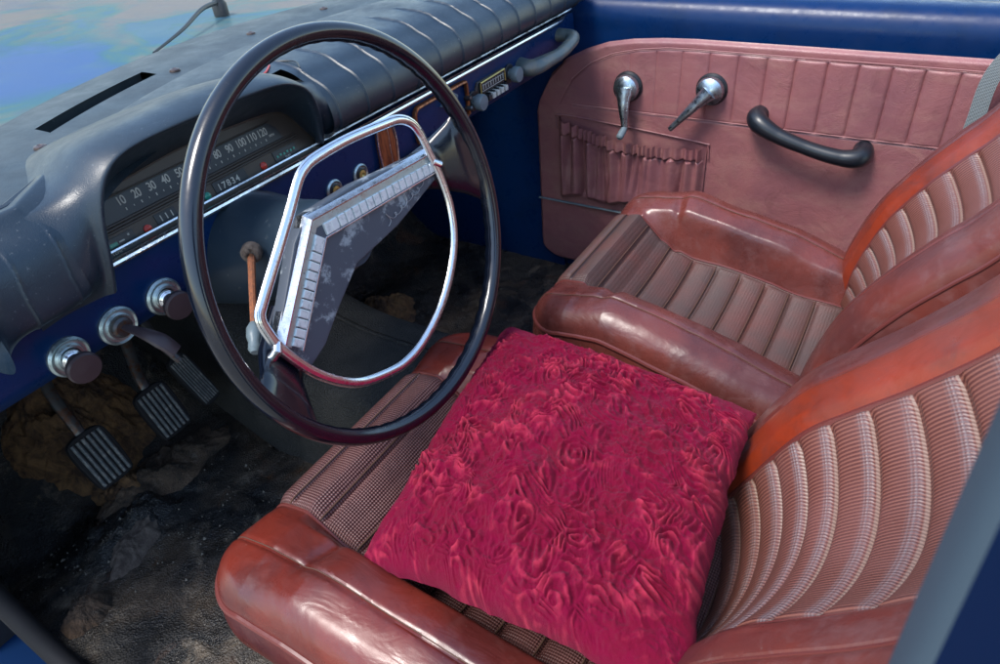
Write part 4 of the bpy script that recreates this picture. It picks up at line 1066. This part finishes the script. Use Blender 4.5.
# vinyl panel (y, z) heightfield rising toward -x
def ztop(y): return np.interp(y, [-1.2, -.05, .011, .07, .123, .17, .215, .25, .278, .30], [-.018, -.018, -.020, -.025, -.034, -.050, -.072, -.105, -.155, -.22])
def zseam1(y): return np.interp(y, [-1.2, -.05, .0, .06, .11, .16, .20, .23], [-.040, -.036, -.037, -.044, -.055, -.078, -.112, -.165])
yk = np.linspace(-1.1, .290, 640); wk = np.linspace(0, 1, 300)
Y, Wt = np.meshgrid(yk, wk, indexing='ij')
zt = ztop(Y)
yc = np.clip((Y-.235)/.055, 0, 1); zb = -.555+.05*(1-np.sqrt(np.clip(1-yc**2, 0, 1)))
Z = zb+(zt-zb)*Wt
H = np.full_like(Y, .008)
rho = np.minimum(np.minimum(zt-Z, Z-zb), .290-Y); H = H-.008*(1-sstep(0, .010, rho))**2
s1 = zseam1(Y); s2 = np.full_like(Y, -.1655)
H -= .0022*gauss(Z-s1, .0018)*(Y < .23); H -= .0022*gauss(Z-s2, .0018)*(Y < .20)
# vertical pleats between the two seams
pl_y = [.130, .075, .020, -.030, -.082, -.134, -.184, -.232, -.284, -.334, -.384, -.432, -.482, -.532, -.58, -.63, -.68, -.73, -.78]
inb = (Z < s1) & (Z > s2)
inb_s = sstep(0, .006, s1-Z)*sstep(0, .006, Z-s2)
depth = np.interp(Y, [-.3, -.1, .15], [1, .6, .12])
dist = np.min(np.abs(Y[..., None]-np.array(pl_y)), -1)
H += inb_s*(-.0030*gauss(dist, .0018)+.0035*np.clip(dist/.024, 0, 1)**.5)*depth
H += .0025*vnoise(Y+3, Z+3, 9, 51, 3)
# recess line above the pocket
mb = MBr(dl2)
Pg = np.stack([DX-H+.002, Y, Z], -1); mb.grid(Pg, flip=True)
panel = mb.build('door_panel', M_doorv, door)
# piping lines of the panel seams
mb = MBr(dl2)
yv = np.linspace(-1.05, .20, 120)
mb.tube(np.stack([np.full_like(yv, DX-.0078), yv, zseam1(yv)+.0025], 1), .0010, 5)
mb.tube(np.stack([np.full_like(yv, DX-.0078), yv, np.full_like(yv, -.163)], 1), .0010, 5)
mb.build('welded_seam', mat('pale_rose_piping', (.38, .18, .18), .4), panel)
# lower trim strip
mb = MBr(dl2); yv = np.linspace(-1.05, .288, 40); mb.tube(np.stack([np.full_like(yv, DX-.010), yv, -.400+.006*(yv < 9)+0*yv], 1), .0035, 8, flat=.6); mb.build('trim_strip', M_gknob, door)
# gathered map pocket
ya = np.linspace(-.096, .232, 420); wv = np.linspace(0, 1, 130)
Y, Wt = np.meshgrid(ya, wv, indexing='ij')
u = (Y+.096)/.328
zt = -.218+.024*u; zb = -.385+0*u
zt = zt+.0022*np.sin(u*95+3*np.sin(u*13))-.004*np.sin(np.pi*u)
zb = zb+.010*np.sin(np.pi*u)+.006*np.sin(u*17)
zt = zt-.015*np.sin(np.pi*u)**2
Z = zb+(zt-zb)*Wt
rg = np.random.default_rng(5); fold = np.zeros_like(Y)
for k in range(17):
    c0 = rg.uniform(.04, .96); c1 = c0+rg.uniform(-.05, .05); w0 = rg.uniform(.010, .022); amp = rg.uniform(.4, 1)
    top_reach = rg.uniform(.0, .5)
    cc = c1+(c0-c1)*Wt
    fold -= amp*gauss(u-cc, w0*(1.5-.7*Wt))*sstep(top_reach-.3, top_reach+.1, Wt)
fold += .7*np.sin(u*58+2.4*np.sin(u*9))*(.35+.65*Wt)
head = sstep(.84, .86, Wt)
fine = np.sin(u*150+4*np.sin(u*17))
Hh = .021+.0090*fold*(1-head)+head*(.0025+.0034*fine+.0015*fold)
Hh -= .006*gauss(Wt-.845, .012)
edge = sstep(0, .05, u)*sstep(0, .05, 1-u)*sstep(0, .10, Wt); Hh = .004+(Hh-.004)*edge
mb = MBr(dl2); mb.grid(np.stack([DX-.006-Hh, Y, Z], -1), flip=True)
mb.grid(np.stack([DX-.006-Hh+.003, Y, Z], -1)[:, -30:], flip=False)
mb.build('map_pocket', M_doorv, door)
mb = MBr(dl2); mb.tube(smoothpath([(DX-.009, .236, -.22), (DX-.009, .238, -.200), (DX-.009, .225, -.1885), (DX-.009, .06, -.197), (DX-.009, -.088, -.209), (DX-.009, -.097, -.213), (DX-.009, -.100, -.24)], 80), .0016, 6); mb.build('pocket_seam', M_doorv, panel)
# window crank and latch handle
def crank(y, z, tipy, tipz, nm, lab, knob):
    base = np.array([DX-.006, y, z]); ax = (-1, 0, 0)
    mb = MBr(dl2); mb.lathe([(.030, 0), (.030, .004), (.027, .008)], base, ax, 32, cap=True)
    e = mb.build(nm, M_dark, door); e['label'] = lab
    mb = MBr(dl2); mb.lathe([(.025, .006), (.0265, .012), (.0245, .020), (.016, .026), (.001, .028)], base, ax, 32); mb.build('handle_hub', M_doorchrome, e)
    A_ = base+np.array([-.020, 0, 0]); Bp = np.array([DX-.042, tipy, tipz])
    L_ = smoothpath([A_, A_*.6+Bp*.4+np.array([-.006, 0, 0]), Bp], 30)
    d3 = (Bp-A_)/np.linalg.norm(Bp-A_); sd_ = np.cross(d3, [1., 0, 0]); sd_ /= np.linalg.norm(sd_)
    mb = MBr(dl2); mb.tube(L_, np.interp(np.linspace(0, 1, 30), [0, .3, .8, 1], [.020, .0125, .0075, .0065]), 14, flat=.8); mb.build('lever', M_doorchrome, e)
    if knob:
        mb = MBr(dl2); mb.lathe([(.0055, -.004), (.0065, .004), (.0075, .014), (.0070, .024), (.004, .027)], Bp, (-.9, .1, -.55), 18); mb.build('crank_knob', M_gknob, e)
crank(.075, -.114, .066, -.186, 'window_crank', 'left chrome crank pointing straight down with a small knob', True)
crank(-.092, -.103, -.028, -.176, 'latch_handle', 'right chrome lever slanting down to the left', False)
# pull handle
pth = smoothpath([(DX-.004, -.186, -.140), (DX-.026, -.184, -.140), (DX-.040, -.198, -.148), (DX-.046, -.235, -.163), (DX-.047, -.29, -.178), (DX-.046, -.335, -.186), (DX-.040, -.362, -.187), (DX-.026, -.372, -.184), (DX-.004, -.370, -.182)], 70)
mb = MBr(dl2); mb.tube(pth, np.interp(np.linspace(0, 1, 70), [0, .15, .3, .5, .75, .88, 1], [.0165, .018, .0140, .0125, .0140, .018, .0165]), 18, flat=1.0); mb.build('pull_handle', M_glassblack, door)

# ------------------------------------------------------------------ seat belt
mb = MB(); pth = smoothpath([(.80, -.66, .30), (.815, -.56, .06), (.82, -.522, -.02), (.825, -.518, -.10), (.83, -.52, -.20), (.83, -.55, -.40)], 60)
mb.ribbon(pth, .024, .0022, np.array([.25, .96, 0])/np.linalg.norm([.25, .96, 0])); mb.build('seat_belt', M_strapm, None, label='grey woven seat belt hanging behind the far seat at the right edge', cat='seat belt')
